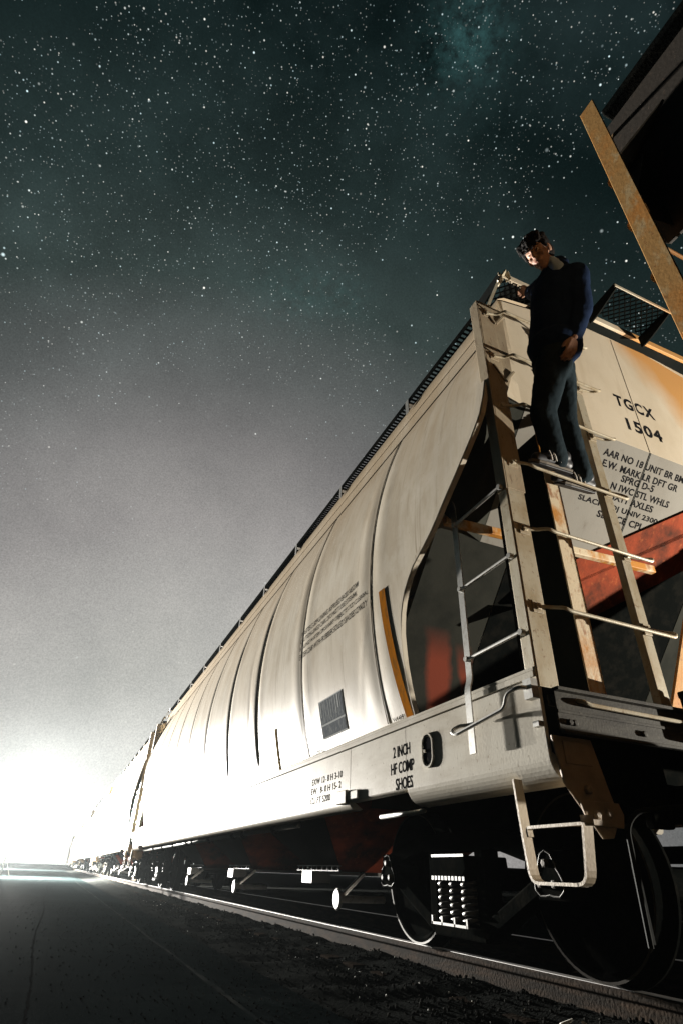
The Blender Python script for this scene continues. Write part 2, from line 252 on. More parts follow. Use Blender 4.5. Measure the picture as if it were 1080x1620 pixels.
# ------------------------------------------------------------------ mesh helpers
class MB:
    def __init__(s): s.b = bmesh.new()
    def quad(s, *ps):
        return s.b.faces.new([s.b.verts.new(p) for p in ps])
    def box(s, x0, x1, y0, y1, z0, z1):
        x0, x1 = sorted((x0, x1)); y0, y1 = sorted((y0, y1)); z0, z1 = sorted((z0, z1))
        v = [s.b.verts.new((x, y, z)) for z in (z0, z1) for (x, y) in ((x0, y0), (x1, y0), (x1, y1), (x0, y1))]
        for f in ((3, 2, 1, 0), (4, 5, 6, 7), (0, 1, 5, 4), (1, 2, 6, 5), (2, 3, 7, 6), (3, 0, 4, 7)): s.b.faces.new([v[i] for i in f])
        return s
    def bar(s, p, q, w, h, up=(0, 0, 1)):
        p, q = Vector(p), Vector(q); d = (q - p).normalized(); u = Vector(up)
        a = d.cross(u)
        if a.length < 1e-4: a = d.cross(Vector((1, 0, 0)))
        a.normalize(); c = a.cross(d).normalized()
        v = [s.b.verts.new(o + a * w / 2 * i + c * h / 2 * j) for o in (p, q) for (i, j) in ((-1, -1), (1, -1), (1, 1), (-1, 1))]
        for f in ((3, 2, 1, 0), (4, 5, 6, 7), (0, 1, 5, 4), (1, 2, 6, 5), (2, 3, 7, 6), (3, 0, 4, 7)): s.b.faces.new([v[i] for i in f])
        return s
    def prism(s, pts, d):
        d = Vector(d); a = [s.b.verts.new(p) for p in pts]; c = [s.b.verts.new(Vector(p) + d) for p in pts]; n = len(pts)
        s.b.faces.new(a[::-1]); s.b.faces.new(c)
        for i in range(n): s.b.faces.new((a[i], a[(i + 1) % n], c[(i + 1) % n], c[i]))
        return s
    def tube(s, path, r, seg=10, cap=True):
        path = [Vector(p) for p in path]; n = len(path); rr = r if isinstance(r, (list, tuple)) else [r] * n
        rings = []; prev = None
        for i, p in enumerate(path):
            d = (path[min(i + 1, n - 1)] - path[max(i - 1, 0)]).normalized()
            if prev is None:
                a = d.cross(Vector((0, 0, 1)))
                if a.length < 0.05: a = d.cross(Vector((1, 0, 0)))
            else: a = prev - d * prev.dot(d)
            a.normalize(); prev = a; c = d.cross(a)
            rings.append([s.b.verts.new(p + (a * math.cos(t * 2 * math.pi / seg) + c * math.sin(t * 2 * math.pi / seg)) * rr[i]) for t in range(seg)])
        for A, B in zip(rings, rings[1:]):
            for t in range(seg): s.b.faces.new((A[t], A[(t + 1) % seg], B[(t + 1) % seg], B[t]))
        if cap: s.b.faces.new(rings[0][::-1]); s.b.faces.new(rings[-1])
        return s
    def lathe(s, c, axis, prof, seg=32, caps=True):
        axis = Vector(axis).normalized(); a = axis.cross(Vector((0, 0, 1)))
        if a.length < 0.05: a = axis.cross(Vector((1, 0, 0)))
        a.normalize(); b = axis.cross(a); c = Vector(c); rings = []
        for (h, r) in prof:
            rings.append([s.b.verts.new(c + axis * h + (a * math.cos(t * 2 * math.pi / seg) + b * math.sin(t * 2 * math.pi / seg)) * max(r, 1e-4)) for t in range(seg)])
        for A, B in zip(rings, rings[1:]):
            for t in range(seg): s.b.faces.new((A[t], A[(t + 1) % seg], B[(t + 1) % seg], B[t]))
        if caps: s.b.faces.new(rings[0][::-1]); s.b.faces.new(rings[-1])
        return s
    def grid(s, rows):
        vs = [[s.b.verts.new(p) for p in r] for r in rows]
        for A, B in zip(vs, vs[1:]):
            for i in range(len(A) - 1): s.b.faces.new((A[i], A[i + 1], B[i + 1], B[i]))
        return s
    def build(s, name, mat, parent=None, smooth=False, bevel=0.0, solid=0.0, recalc=True):
        if recalc: bmesh.ops.recalc_face_normals(s.b, faces=s.b.faces)
        me = bpy.data.meshes.new(name); s.b.to_mesh(me); s.b.free()
        mats = mat if isinstance(mat, (list, tuple)) else [mat]
        for k in mats: me.materials.append(M[k])
        if smooth:
            for p in me.polygons: p.use_smooth = True
        o = bpy.data.objects.new(name, me); COL.objects.link(o)
        if parent: o.parent = parent
        if solid:
            md = o.modifiers.new('thickness', 'SOLIDIFY'); md.thickness = solid; md.offset = 0
        if bevel:
            md = o.modifiers.new('edge', 'BEVEL'); md.width = bevel; md.segments = 2; md.limit_method = 'ANGLE'; md.angle_limit = R(40); md.harden_normals = False
        return o
def empty(name, loc=(0, 0, 0), parent=None):
    o = bpy.data.objects.new(name, None); o.location = loc; COL.objects.link(o); o.empty_display_size = 0.2
    if parent: o.parent = parent
    return o
def tag(o, label=None, cat=None, group=None, kind=None):
    if label: o['label'] = label
    if cat: o['category'] = cat
    if group: o['group'] = group
    if kind: o['kind'] = kind
    return o
def rounded(path, r=0.03, n=4):
    path = [Vector(p) for p in path]; out = [path[0]]
    for a, b, c in zip(path, path[1:], path[2:]):
        d1, d2 = (a - b), (c - b); k = min(r, d1.length * 0.49, d2.length * 0.49)
        p, q = b + d1.normalized() * k, b + d2.normalized() * k
        for i in range(n + 1):
            t = i / n; out.append(p * (1 - t) ** 2 + b * 2 * t * (1 - t) + q * t * t)
    out.append(path[-1]); return out

# ------------------------------------------------------------------ hopper car geometry (x 0..3.3 across, y 0..L along, z up from the railhead)
L = 17.1; WID = 3.3; ZB = 1.37; ZT = 4.22; PITCH = 18.4
EDGE = [(1.30, 1.30), (1.363, 1.288), (1.53, 1.287), (1.72, 1.273), (1.94, 1.24), (2.09, 1.188), (2.19, 1.128), (2.33, 0.99), (2.41, 0.834), (2.51, 0.66), (2.65, 0.50),
        (2.78, 0.345), (2.90, 0.225), (3.0, 0.13), (3.11, 0.065), (3.25, 0.035), (3.40, 0.03), (3.60, 0.055), (3.8, 0.085), (4.0, 0.10), (5, 0.10)]
def yedge(z):
    for (a, b), (c, d) in zip(EDGE, EDGE[1:]):
        if z <= c: return b + (d - b) * max(0, min(1, (z - a) / (c - a)))
    return 0.1
def prof(z): return -0.10 + (z - 2.52) ** 2 / 8.2
SEAMS = [1.68, 3.33, 4.93, 6.43, 8.0, 9.6, 11.2, 12.8, 14.4, 15.6]
rs = random.Random(3)
WOB = [(rs.uniform(0, L), rs.uniform(1.6, 3.9), rs.uniform(0.25, 0.8), rs.uniform(0.3, 0.9), rs.uniform(-0.006, 0.006)) for _ in range(46)]
FOLD = {4.93: 0.015, 6.43: 0.014, 8.0: 0.010, 3.33: 0.005, 1.68: 0.003}
def side_x(y, z):
    x = prof(z)
    w = max(0.0, min(1.0, (z - ZB) / 0.25)) * max(0.0, min(1.0, (4.0 - z) / 0.7))
    for sy in SEAMS:
        d = y - sy
        if abs(d) < 0.5:
            x += w * (FOLD.get(sy, 0.007) * math.exp(-(d / 0.055) ** 2) - 0.003 * math.exp(-((abs(d) - 0.16) / 0.09) ** 2))
    for (a, b, c, d, h) in WOB: x += w * h * math.exp(-((y - a) / c) ** 2 - ((z - b) / d) ** 2)
    # dent with a diagonal crease low on the second panel, and a long vertical buckle
    x += w * 0.003 * math.exp(-((y - 1.98) / 0.16) ** 2 - ((z - 1.66) / 0.22) ** 2)
    q = (y - 1.9) - 0.42 * (1.95 - z)
    x -= w * 0.0022 * math.exp(-(q / 0.035) ** 2) * math.exp(-((z - 1.85) / 0.33) ** 2)
    x += w * 0.005 * math.exp(-((y - 5.32 - 0.04 * math.sin(z * 5)) / 0.05) ** 2) * math.exp(-((z - 2.2) / 0.7) ** 2)
    return x
ROOF = [(0.275, 4.36), (0.298, 4.50), (0.322, 4.61), (0.40, 4.672), (0.72, 4.735), (1.1, 4.775), (1.65, 4.79)]

def body_mesh(back=0.0):
    mb = MB()
    zs = [ZB + (ZT - ZB) * i / 58 for i in range(59)]
    ts = []
    n = 420
    for i in range(n + 1):
        ts.append(i / n)
    rows = []
    for z in zs:
        e = yedge(z) + back; r = []
        for t in ts:
            y = e + (L - 2 * e) * t
            r.append((side_x(y, z), y, z))
        rows.append(r)
    for (x, z) in ROOF: rows.append([(x, 0.1 + (L - 0.2) * t, z) for t in ts[::6]] if False else [(x, 0.1 + (L - 0.2) * t, z) for t in ts])
    # far half, coarse
    mb.grid(rows)
    far = []
    for (x, z) in ROOF[::-1]: far.append([(WID - x, 0.1 + (L - 0.2) * t, z) for t in ts[::30]])
    for z in zs[::-4]: far.append([(WID - prof(z), yedge(z) + (L - 2 * yedge(z)) * t, z) for t in ts[::30]])
    mb.grid(far)
    return mb
def slope_y(z): return 0.1 if z >= 3.39 else 0.1 + 0.9 * (3.39 - z)

def Yf(y, far): return L - y if far else y

def build_car(style):
    """style: 'main' has cream sheets, 'dark' is the unlit brown car next to it"""
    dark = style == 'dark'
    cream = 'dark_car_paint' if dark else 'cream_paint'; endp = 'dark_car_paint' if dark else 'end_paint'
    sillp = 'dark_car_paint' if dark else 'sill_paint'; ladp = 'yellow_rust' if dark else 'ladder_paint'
    root = empty('hopper_car')
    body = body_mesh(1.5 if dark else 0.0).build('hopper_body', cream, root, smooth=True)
    # weld seams and the long lap joint high on the side
    mb = MB()
    for sy in SEAMS:
        zz = [ZB + 0.02 + (4.15 - ZB) * i / 40 for i in range(41)]
        mb.grid([[(side_x(sy - 0.007, z) - 0.002, sy - 0.007, z) for z in zz], [(side_x(sy, z) - 0.007, sy, z) for z in zz], [(side_x(sy + 0.007, z) - 0.002, sy + 0.007, z) for z in zz]])
    mb.build('weld_seam', cream, body, smooth=True)
    mb = MB(); ys = [0.12 + (L - 0.24) * i / 200 for i in range(201)]
    mb.grid([[(side_x(y, 4.17) - 0.012, y, 4.17) for y in ys], [(side_x(y, 4.21) - 0.014, y, 4.21) for y in ys], [(side_x(y, 4.22) + 0.012, y, 4.245) for y in ys]])
    mb.grid([[(0.274, y, 4.395) for y in ys], [(0.274, y, 4.43) for y in ys], [(0.292, y, 4.45) for y in ys]])
    mb.build('lap_joint', cream, body)
    for far in (False, True):
        Y = lambda y: Yf(y, far)
        # ---- end lip of the side sheet: a flat band standing on the sheet edge
        mb = MB(); rr = []
        zz = [ZB + (4.15 - ZB) * i / 40 for i in range(41)]
        for k, (dx, dy) in enumerate(((0.03, 0.0), (-0.004, 0.0), (-0.010, 0.015), (-0.010, 0.10), (0.0, 0.112))):
            rr.append([(prof(z) + dx, Y(yedge(z) + (1.5 if dark else 0) + dy * max(0.06, min(1.0, (z - 1.9) / 0.6)) - 0.004), z) for z in zz])
        mb.grid(rr).build('end_lip', 'grimy_shaded_steel' if dark else cream, body, smooth=False)
        # ---- end sheet: upright panel over a slope sheet
        mb = MB()
        zz = [4.78, 4.6, 4.4, 4.22, 4.0, 3.8, 3.6, 3.39]
        def halfrow(z, inset):
            if z > 4.22:
                xs = [0.275 + 0.20 * max(0, z - 4.36)] if z < 4.65 else [0.45 if z < 4.7 else 1.2]
                x0 = xs[0]
            else: x0 = prof(z) + 0.006
            x1 = max(0.36, x0 + 0.03)
            return x0, x1
        rows = []
        for z in zz:
            x0, x1 = halfrow(z, 0)
            rows.append([(x0, Y(yedge(z) + 0.012), z), (x1, Y(0.1), z), (1.65, Y(0.1), z), (WID - x1, Y(0.1), z), (WID - x0, Y(yedge(z) + 0.012), z)])
        mb.grid(rows)
        pan = mb.build('end_panel', endp, root, solid=0.006)
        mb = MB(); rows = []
        zl = lambda x: min(3.3, 2.60 + max(0.0, x - 1.28) * 0.56)  # diagonal lower edge follows the shadow line across the slope
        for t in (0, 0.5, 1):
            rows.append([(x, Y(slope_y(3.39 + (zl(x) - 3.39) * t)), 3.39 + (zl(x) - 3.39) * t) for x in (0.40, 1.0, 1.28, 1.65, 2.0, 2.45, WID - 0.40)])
        mb.grid(rows).build('slope_sheet', 'dark_plate' if dark else 'shaded_slope_paint', root, solid=0.006)
        mb = MB(); rows = []
        for z in (3.36, 3.0, 2.60, 2.2, 1.8, 1.3, 0.9):
            rows.append([(0.71, Y(slope_y(z) + 0.012), z), (1.65, Y(slope_y(z) + 0.012), z), (WID - 0.71, Y(slope_y(z) + 0.012), z)])
        mb.grid(rows).build('lower_slope_sheet', 'grimy_shaded_steel', root, solid=0.006)  # near-black because the shadow on the lower slope is in its colour
        for fx in (False, True):
            X = (lambda x: WID - x) if fx else (lambda x: x)
            mb = MB(); mb.grid([[(X(max(0.02, prof(z) + 0.03)), Y(slope_y(z) + 0.012), z), (X(0.70), Y(slope_y(z) + 0.012), z)] for z in (2.62, 2.2, 1.8, 1.5, 1.3, 0.9)]).build('slope_wing', 'red_glow_plate', root, solid=0.006)
        # ---- corner web plates beneath the panel, between side sheet and slope sheet, the corner's shade in their colour
        mb = MB()
        for fx in (() if dark else (False, True)):
            X = (lambda x: WID - x) if fx else (lambda x: x)
            rows = []
            for z in (3.38, 3.2, 3.0, 2.8, 2.6):
                rows.append([(X(prof(z) + 0.008), Y(max(yedge(z), 0.03) + 0.03), z), (X(0.40), Y(slope_y(z) + 0.004), z)])
            mb.grid(rows)
        if not dark: mb.build('corner_web', 'shaded_web_plate', root, solid=0.005)
        # ---- panel weld and crease strip
        mb = MB(); mb.box(1.644, 1.656, Y(0.094), Y(0.1), 3.39, 4.76)
        mb.build('panel_weld', endp, pan); mb = MB()
        if not far: mb.grid([[(1.645, slope_y(z) - 0.006, z - 0.005) for z in (3.39, 2.85)], [(1.655, slope_y(z) - 0.006, z - 0.005) for z in (3.39, 2.85)]])
        if not far: mb.build('slope_weld', 'dark_plate', root)
        # ---- roof end: overhanging plate with a pale angle along it
        mb = MB(); mb.box(0.42, WID - 0.42, Y(0.03), Y(0.35), 4.80, 4.812); o = mb.build('roof_end_plate', 'dark_plate', root)
        mb = MB(); mb.box(0.42, WID - 0.42, Y(0.0), Y(0.028), 4.80, 4.87); mb.build('roof_end_angle', endp, root, bevel=0.003)
        # ---- side brace across the slope sheet
        mb = MB(); mb.bar((0.0, Y(0.68), 2.60), (2.02, Y(0.64), 2.66), 0.05, 0.065); mb.build('cross_brace', 'rusty_cream' if not dark else endp, root, bevel=0.006)
        # ---- diagonal bands below it, red light on the slope put into colour
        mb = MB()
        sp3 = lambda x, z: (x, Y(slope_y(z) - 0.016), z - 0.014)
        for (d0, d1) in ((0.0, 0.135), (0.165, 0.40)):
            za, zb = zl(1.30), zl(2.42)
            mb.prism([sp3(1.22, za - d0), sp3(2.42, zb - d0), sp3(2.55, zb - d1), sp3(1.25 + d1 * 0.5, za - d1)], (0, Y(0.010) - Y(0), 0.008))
        mb.build('red_light_band', 'red_glow_paint', root)
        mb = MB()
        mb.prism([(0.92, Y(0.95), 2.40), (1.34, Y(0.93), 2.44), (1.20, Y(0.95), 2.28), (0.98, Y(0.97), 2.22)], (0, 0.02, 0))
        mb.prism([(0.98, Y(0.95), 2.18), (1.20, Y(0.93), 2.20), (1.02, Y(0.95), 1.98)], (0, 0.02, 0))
        mb.build('red_light_patch', 'red_glow_paint', root)  # flat red shapes in place of red-lit patches on the slope
        # ---- box posts behind the ladder, centre braces
        mb = MB(); mb.box(0.45, 0.455, Y(0.12), Y(0.62), 1.235, 3.15); mb.build('post_web', 'dark_plate', root)  # shade behind the box post is put into this dark web
        mb = MB()
        mb.box(0.45, 0.565, Y(0.108), Y(0.118), 1.235, 3.22); mb.build('box_post', 'rusty_cream', root, bevel=0.002)
        mb = MB(); mb.bar((1.10, Y(0.12), 1.28), (1.52, Y(0.12), 1.98), 0.02, 0.10, (1, 0, 0.2)); mb.bar((2.2, Y(0.12), 1.28), (1.78, Y(0.12), 1.98), 0.02, 0.10, (1, 0, 0.2))
        mb.prism([(1.20, Y(0.135), 1.30), (1.65, Y(0.135), 1.30), (1.65, Y(0.135), 1.95), (1.52, Y(0.135), 1.84)], (0, 0.012, 0))
        mb.build('centre_brace', 'rust_orange', root, bevel=0.003)
        # ---- deck and end beam
        mb = MB(); mb.box(0.03, WID - 0.03, Y(0.0), Y(1.3), 1.215, 1.228); mb.build('end_deck', 'dark_plate', root)
        mb = MB()
        mb.box(0.02, WID - 0.02, Y(-0.07), Y(-0.06), 1.035, 1.215)
        mb.box(0.02, WID - 0.02, Y(-0.10), Y(0.0), 1.215, 1.232); mb.box(0.02, WID - 0.02, Y(-0.10), Y(-0.07), 1.02, 1.035)
        mb.box(0.02, WID - 0.02, Y(-0.076), Y(-0.07), 1.115, 1.13)
        for x in (0.08, 0.11, 0.55): mb.lathe((x, Y(-0.07), 1.075), (0, Y(-1) - Y(0), 0), [(0, 0.016), (0.014, 0.016), (0.016, 0.01)], 6)
        eb = mb.build('end_beam', 'beam_paint', root, bevel=0.004)
        mb = MB(); mb.box(0.88, 1.12, Y(-0.14), Y(-0.075), 1.06, 1.30); mb.box(0.92, 0.99, Y(-0.14), Y(-0.04), 1.30, 1.34); mb.build('jacking_pad', 'dark_plate', root, bevel=0.01)
        # ---- sloping corner plate beneath the beam
        for fx in (False, True):
            X = (lambda x: WID - x) if fx else (lambda x: x)
            mb = MB()
            mb.prism([(X(0.0), Y(-0.03), 1.02), (X(0.235), Y(-0.03), 1.02), (X(0.30), Y(-0.03), 0.76), (X(0.32), Y(-0.03), 0.70), (X(0.26), Y(-0.03), 0.615), (X(0.20), Y(-0.03), 0.61), (X(0.03), Y(-0.03), 0.82)], (0, Y(0.012) - Y(0), 0))
            mb.box(X(0.055), X(0.215), Y(-0.036), Y(-0.03), 0.90, 1.00)
            mb.prism([(X(0.09), Y(-0.042), 0.755), (X(0.315), Y(-0.042), 0.755), (X(0.335), Y(-0.042), 0.71), (X(0.32), Y(-0.042), 0.655), (X(0.12), Y(-0.042), 0.66)], (0, Y(0.011) - Y(0), 0))
            for (bx, bz) in ((0.15, 0.80), (0.17, 0.70), (0.24, 0.71)): mb.lathe((X(bx), Y(-0.03), bz), (0, Y(-1) - Y(0), 0), [(0, 0.02), (0.022, 0.02), (0.026, 0.012)], 6)
            mb.build('corner_plate', 'brown_plate', root, bevel=0.003)
            # corner post: an angle of two flanges; the upper length has the man's shadow in its colour
            zt = 4.66 if dark else 4.27
            mb = MB()
            mb.box(X(-0.008), X(0.0), Y(0.0), Y(0.075), 1.25, 2.45); mb.box(X(0.0), X(0.125), Y(-0.004), Y(0.006), 1.25, 2.45)
            o = mb.build('corner_post', ladp if dark else 'ladder_paint', root, bevel=0.003)
            mb = MB()
            mb.box(X(-0.011), X(0.0), Y(-0.006), Y(0.10 if dark else 0.082), 2.451, zt); mb.box(X(0.0), X(0.135), Y(-0.007), Y(0.006), 2.451, zt)
            if not dark:
                mb.prism([(X(0.136), Y(0.0), 3.30), (X(0.136), Y(0.0), zt), (X(0.235), Y(0.0), zt), (X(0.225), Y(0.0), 3.55)], (0, Y(0.007) - Y(0), 0))
                for zz_ in (3.42, 4.05):
                    mb.bar((X(0.05), Y(-0.012), zz_ + 0.14), (X(0.14), Y(-0.012), zz_), 0.012, 0.02); mb.bar((X(0.23), Y(-0.012), zz_ + 0.14), (X(0.14), Y(-0.012), zz_), 0.012, 0.02)
            mb.build('corner_post', ladp if dark else 'worn_shaded_post', root, bevel=0.003)
        # ---- side ladder on the near side
        lad = empty('side_ladder', (0, 0, 0), root)
        mb = MB()
        pth = rounded([(-0.075, Y(0.66), 2.90), (-0.075, Y(0.645), 2.80), (-0.012, Y(0.555), 2.66), (-0.012, Y(0.545), 2.40), (-0.012, Y(0.54), 1.42), (-0.035, Y(0.54), 1.36), (-0.035, Y(0.54), 1.02)], 0.05)
        for a, b in zip(pth, pth[1:]):
            mb.bar(a, Vector(b) + (Vector(b) - Vector(a)) * 0.02, 0.008, 0.055, (0, 1, 0.0))
        mb.build('stile', 'galvanised' if not dark else ladp, lad)
        for z in (1.533, 1.985, 2.465):
            mb = MB(); mb.tube([(-0.03, Y(0.02), z + 0.005), (-0.03, Y(0.51), z - 0.002)], 0.0105, 8)
            mb.lathe((-0.045, Y(0.525), z), (1, 0, 0), [(0, 0.017), (0.03, 0.017)], 8); mb.lathe((-0.045, Y(0.03), z), (1, 0, 0), [(0, 0.017), (0.03, 0.017)], 8)
            mb.build('rung', 'galvanised' if not dark else ladp, lad, smooth=False)
        mb = MB(); mb.tube(rounded([(-0.03, Y(0.03), 1.245), (-0.09, Y(0.05), 1.245), (-0.10, Y(0.13), 1.23), (-0.10, Y(0.16), 1.165), (-0.10, Y(0.60), 1.115), (-0.10, Y(0.645), 1.14), (-0.06, Y(0.62), 1.17), (-0.03, Y(0.545), 1.165)], 0.03), 0.0105, 8)
        mb.box(-0.05, -0.008, Y(0.0), Y(0.06), 1.19, 1.285); mb.box(-0.04, -0.008, Y(0.0), Y(0.04), 1.06, 1.085)
        mb.build('grab_iron', 'galvanised' if not dark else ladp, lad)
        # ---- end ladder: rungs with looped ends and one right hand stile
        lad = empty('end_ladder', (0, 0, 0), root)
        mb = MB(); mb.box(0.835, 0.91, Y(0.0), Y(0.008), 1.235, 4.18); mb.box(0.835, 0.842, Y(0.008), Y(0.05), 1.235, 4.18)
        mb.build('stile', ladp, lad, bevel=0.002)
        for z in (1.165, 1.65, 2.14, 2.635, 3.13, 3.62, 4.11):
            mb = MB()
            yy = -0.10 if z != 2.635 else -0.06
            mb.tube(rounded([(0.06, Y(-0.012), z + 0.03), (0.145, Y(-0.03), z + 0.035), (0.17, Y(yy), z + 0.01), (0.20, Y(yy), z), (0.97, Y(yy), z - 0.01), (1.0, Y(yy + 0.01), z + 0.02), (0.98, Y(-0.03), z + 0.045), (0.88, Y(-0.014), z + 0.05)], 0.03), 0.0105, 8)
            mb.lathe((0.07, Y(0.0), z + 0.03), (0, Y(-1) - Y(0), 0), [(0, 0.022), (0.022, 0.022), (0.026, 0.014)], 6)
            mb.lathe((0.875, Y(0.0), z + 0.05), (0, Y(-1) - Y(0), 0), [(0, 0.022), (0.022, 0.022), (0.026, 0.014)], 6)
            mb.build('rung', 'ladder_paint' if not dark else ladp, lad)
            for (xa, xb, zc) in ((0.035, 0.105, z + 0.03), (0.845, 0.905, z + 0.05)):
                mb = MB(); mb.box(xa, xb, Y(-0.012), Y(-0.001), zc - 0.035, zc + 0.035); mb.build('rung_clamp', 'worn_shaded_post' if not dark else ladp, lad, bevel=0.003)
        # ---- stirrup step under the sill corner
        mb = MB()
        for a, b in zip(*(lambda p: (p, p[1:]))(rounded([(0.0, Y(0.255), 0.86), (-0.004, Y(0.235), 0.64), (-0.004, Y(0.215), 0.44), (-0.004, Y(-0.115), 0.44), (-0.004, Y(-0.15), 0.65)], 0.05))):
            mb.bar(a, Vector(b) + (Vector(b) - Vector(a)) * 0.03, 0.05, 0.012, (0, 0, 1) if abs((Vector(b) - Vector(a)).normalized().z) < 0.7 else (0, 1, 0))
        for a, b in zip(*(lambda p: (p, p[1:]))(rounded([(-0.01, Y(0.20), 0.615), (-0.01, Y(0.205), 0.652), (-0.01, Y(-0.14), 0.652)], 0.03))): mb.bar(a, b, 0.03, 0.012)
        mb.bar((0.0, Y(-0.15), 0.65), (0.10, Y(-0.05), 0.69), 0.05, 0.012)
        mb.build('stirrup_step', 'worn_shaded_post' if not dark else 'grimy_shaded_steel', root)
        # ---- end platforms of open grating
        for (x0, x1, y0, y1, z0, z1) in (((0.27, 0.74, -0.03, 0.27, 4.735, 4.735), (1.27, 1.90, -0.34, -0.06, 4.79, 4.79)) if True else ()):
            if dark: continue
            g = MB()
            n = int((x1 - x0) / 0.032)
            for j in range(9):
                yj = y0 + (y1 - y0) * (j + 0.5) / 9
                for i in range(n):
                    xa = x0 + (x1 - x0) * i / n; xb = x0 + (x1 - x0) * (i + 1) / n; s_ = 0.0165 * (1 if (i + j) % 2 else -1)
                    g.bar((xa, Y(yj - s_), z0), (xb, Y(yj + s_), z1), 0.0075, 0.012)
            pf = g.build('platform_grating', 'grimy_shaded_steel', root)
            f = MB()
            f.box(x0 - 0.02, x1 + 0.02, Y(y0 - 0.008), Y(y0), z0 - 0.012, z0 + 0.022)
            f.build('platform_edge', endp, pf, bevel=0.002)
            f = MB()
            for xx in (x0, x1):
                f.prism([(xx - 0.006, Y(y0), z0 + 0.05), (xx - 0.006, Y(y1 + 0.05), z0 + 0.02), (xx - 0.006, Y(y1 + 0.05), z0 - 0.12), (xx - 0.006, Y(y1 - 0.06), z0 - 0.10), (xx - 0.006, Y(y0), z0 - 0.02)], (0.012, 0, 0))
            f.build('platform_bracket', 'dark_plate', pf)
        f = MB()
        f.bar((0.26, Y(0.0), 4.66), (0.32, Y(-0.05), 4.78), 0.06, 0.012); f.bar((0.32, Y(-0.05), 4.78), (0.36, Y(-0.03), 4.72), 0.05, 0.012)
        f.bar((0.10, Y(0.0), 4.25), (0.28, Y(0.0), 4.72), 0.05, 0.012)
        f.build('platform_stay', 'ladder_paint' if not dark else ladp, root)
        # ---- truck with wheels, side frame and springs
        for side in (False, True):
            X = (lambda x: WID - x) if side else (lambda x: x)
            yc = 1.72
            sgn = -1 if not side else 1
            tr = empty('truck', (0, 0, 0), root)
            mb = MB()
            fr = [(-1.06, 0.40), (-1.06, 0.56), (-0.80, 0.60), (-0.42, 0.70), (0.42, 0.70), (0.80, 0.60), (1.06, 0.56), (1.06, 0.40), (0.80, 0.38), (0.72, 0.44), (0.40, 0.58), (0.26, 0.60), (0.26, 0.44), (0.30, 0.42), (0.30, 0.18), (0.20, 0.13), (-0.20, 0.13), (-0.30, 0.18), (-0.30, 0.42), (-0.26, 0.44), (-0.26, 0.60), (-0.40, 0.58), (-0.72, 0.44), (-0.80, 0.38)]
            pts = [(X(0.58), Y(yc + a), b) for a, b in fr]
            top = fr[:8]; 
            # frame drawn as straight members so that the windows stay open
            for (a, b, w) in (((-0.95, 0.55), (-0.40, 0.68), 0.11), ((0.95, 0.55), (0.40, 0.68), 0.11), ((-0.42, 0.665), (0.42, 0.665), 0.12), ((-0.86, 0.44), (-0.28, 0.17), 0.09), ((0.86, 0.44), (0.28, 0.17), 0.09), ((-0.30, 0.155), (0.30, 0.155), 0.075),
                              ((-0.285, 0.16), (-0.285, 0.63), 0.10), ((0.285, 0.16), (0.285, 0.63), 0.10), ((-0.95, 0.36), (-0.95, 0.60), 0.26), ((0.95, 0.36), (0.95, 0.60), 0.26)):
                mb.bar((X(0.64), Y(yc + a[0]), a[1]), (X(0.64), Y(yc + b[0]), b[1]), 0.13, w, (0, 1, 0) if a[0] == b[0] else (0, 0, 1))
            mb.build('side_frame', 'grimy_shaded_steel', tr, bevel=0.012)
            mb = MB(); mb.prism([(X(0.52), Y(yc - 0.20), 0.58), (X(0.52), Y(yc + 0.20), 0.58), (X(0.52), Y(yc + 0.21), 0.50), (X(0.52), Y(yc + 0.15), 0.44), (X(0.52), Y(yc - 0.15), 0.44), (X(0.52), Y(yc - 0.21), 0.50)], (X(0.35) - X(0), 0, 0))
            mb.build('bolster_end', 'grimy_shaded_steel', tr, bevel=0.008)
            mb = MB()
            for i in range(10): mb.box(X(0.518), X(0.525), Y(yc - 0.19 + i * 0.042), Y(yc - 0.165 + i * 0.042), 0.437, 0.46)
            mb.box(X(0.515), X(0.525), Y(yc - 0.20), Y(yc + 0.20), 0.572, 0.588)
            mb.build('spring_seat', 'spring_steel', tr); mb = MB()
            mb.box(X(0.50), X(0.522), Y(yc - 0.21), Y(yc + 0.21), 0.186, 0.20)
            for k in (-0.21, -0.07, 0.08, 0.20): mb.box(X(0.50), X(0.522), Y(yc + k - 0.008), Y(yc + k + 0.008), 0.186, 0.235)
            mb.build('spring_seat', 'spring_steel', tr)
            for k in (-0.14, 0.0, 0.14):
                mb = MB(); pth = [(X(0.60 + 0.055 * math.cos(t * 0.55)), Y(yc + k + 0.055 * math.sin(t * 0.55)), 0.20 + 0.235 * t / 68) for t in range(69)]
                mb.tube(pth, 0.013, 6).build('spring', 'spring_steel', tr, smooth=True)
            for ya in (-0.95, 0.95):
                w = MB()
                pr = [(-0.075, 0.16), (-0.085, 0.20), (-0.04, 0.24), (-0.045, 0.40), (-0.062, 0.42), (-0.062, 0.452), (0.045, 0.460), (0.052, 0.484), (0.072, 0.482), (0.078, 0.42), (0.03, 0.40), (0.03, 0.24), (0.085, 0.20), (0.085, 0.12)]
                w.lathe((X(0.885), Y(yc + ya), 0.46), (X(1) - X(0), 0, 0), pr, 56)
                wo_ = w.build('wheel', ['grimy_shaded_steel'], tr, smooth=False)
                w = MB(); w.lathe((X(0.885), Y(yc + ya), 0.46), (X(1) - X(0), 0, 0), [(-0.0635, 0.440), (-0.0645, 0.4535)], 56, False); w.build('wheel_rim', 'worn_rim', tr, smooth=False)
                w = MB(); tri = []
                for k in range(18):
                    a = 2 * math.pi * k / 18 + math.pi / 2; r_ = 0.105 + 0.022 * math.cos(3 * (a - math.pi / 2))
                    tri.append((X(0.555), Y(yc + ya + r_ * math.cos(a)), 0.47 + r_ * math.sin(a)))
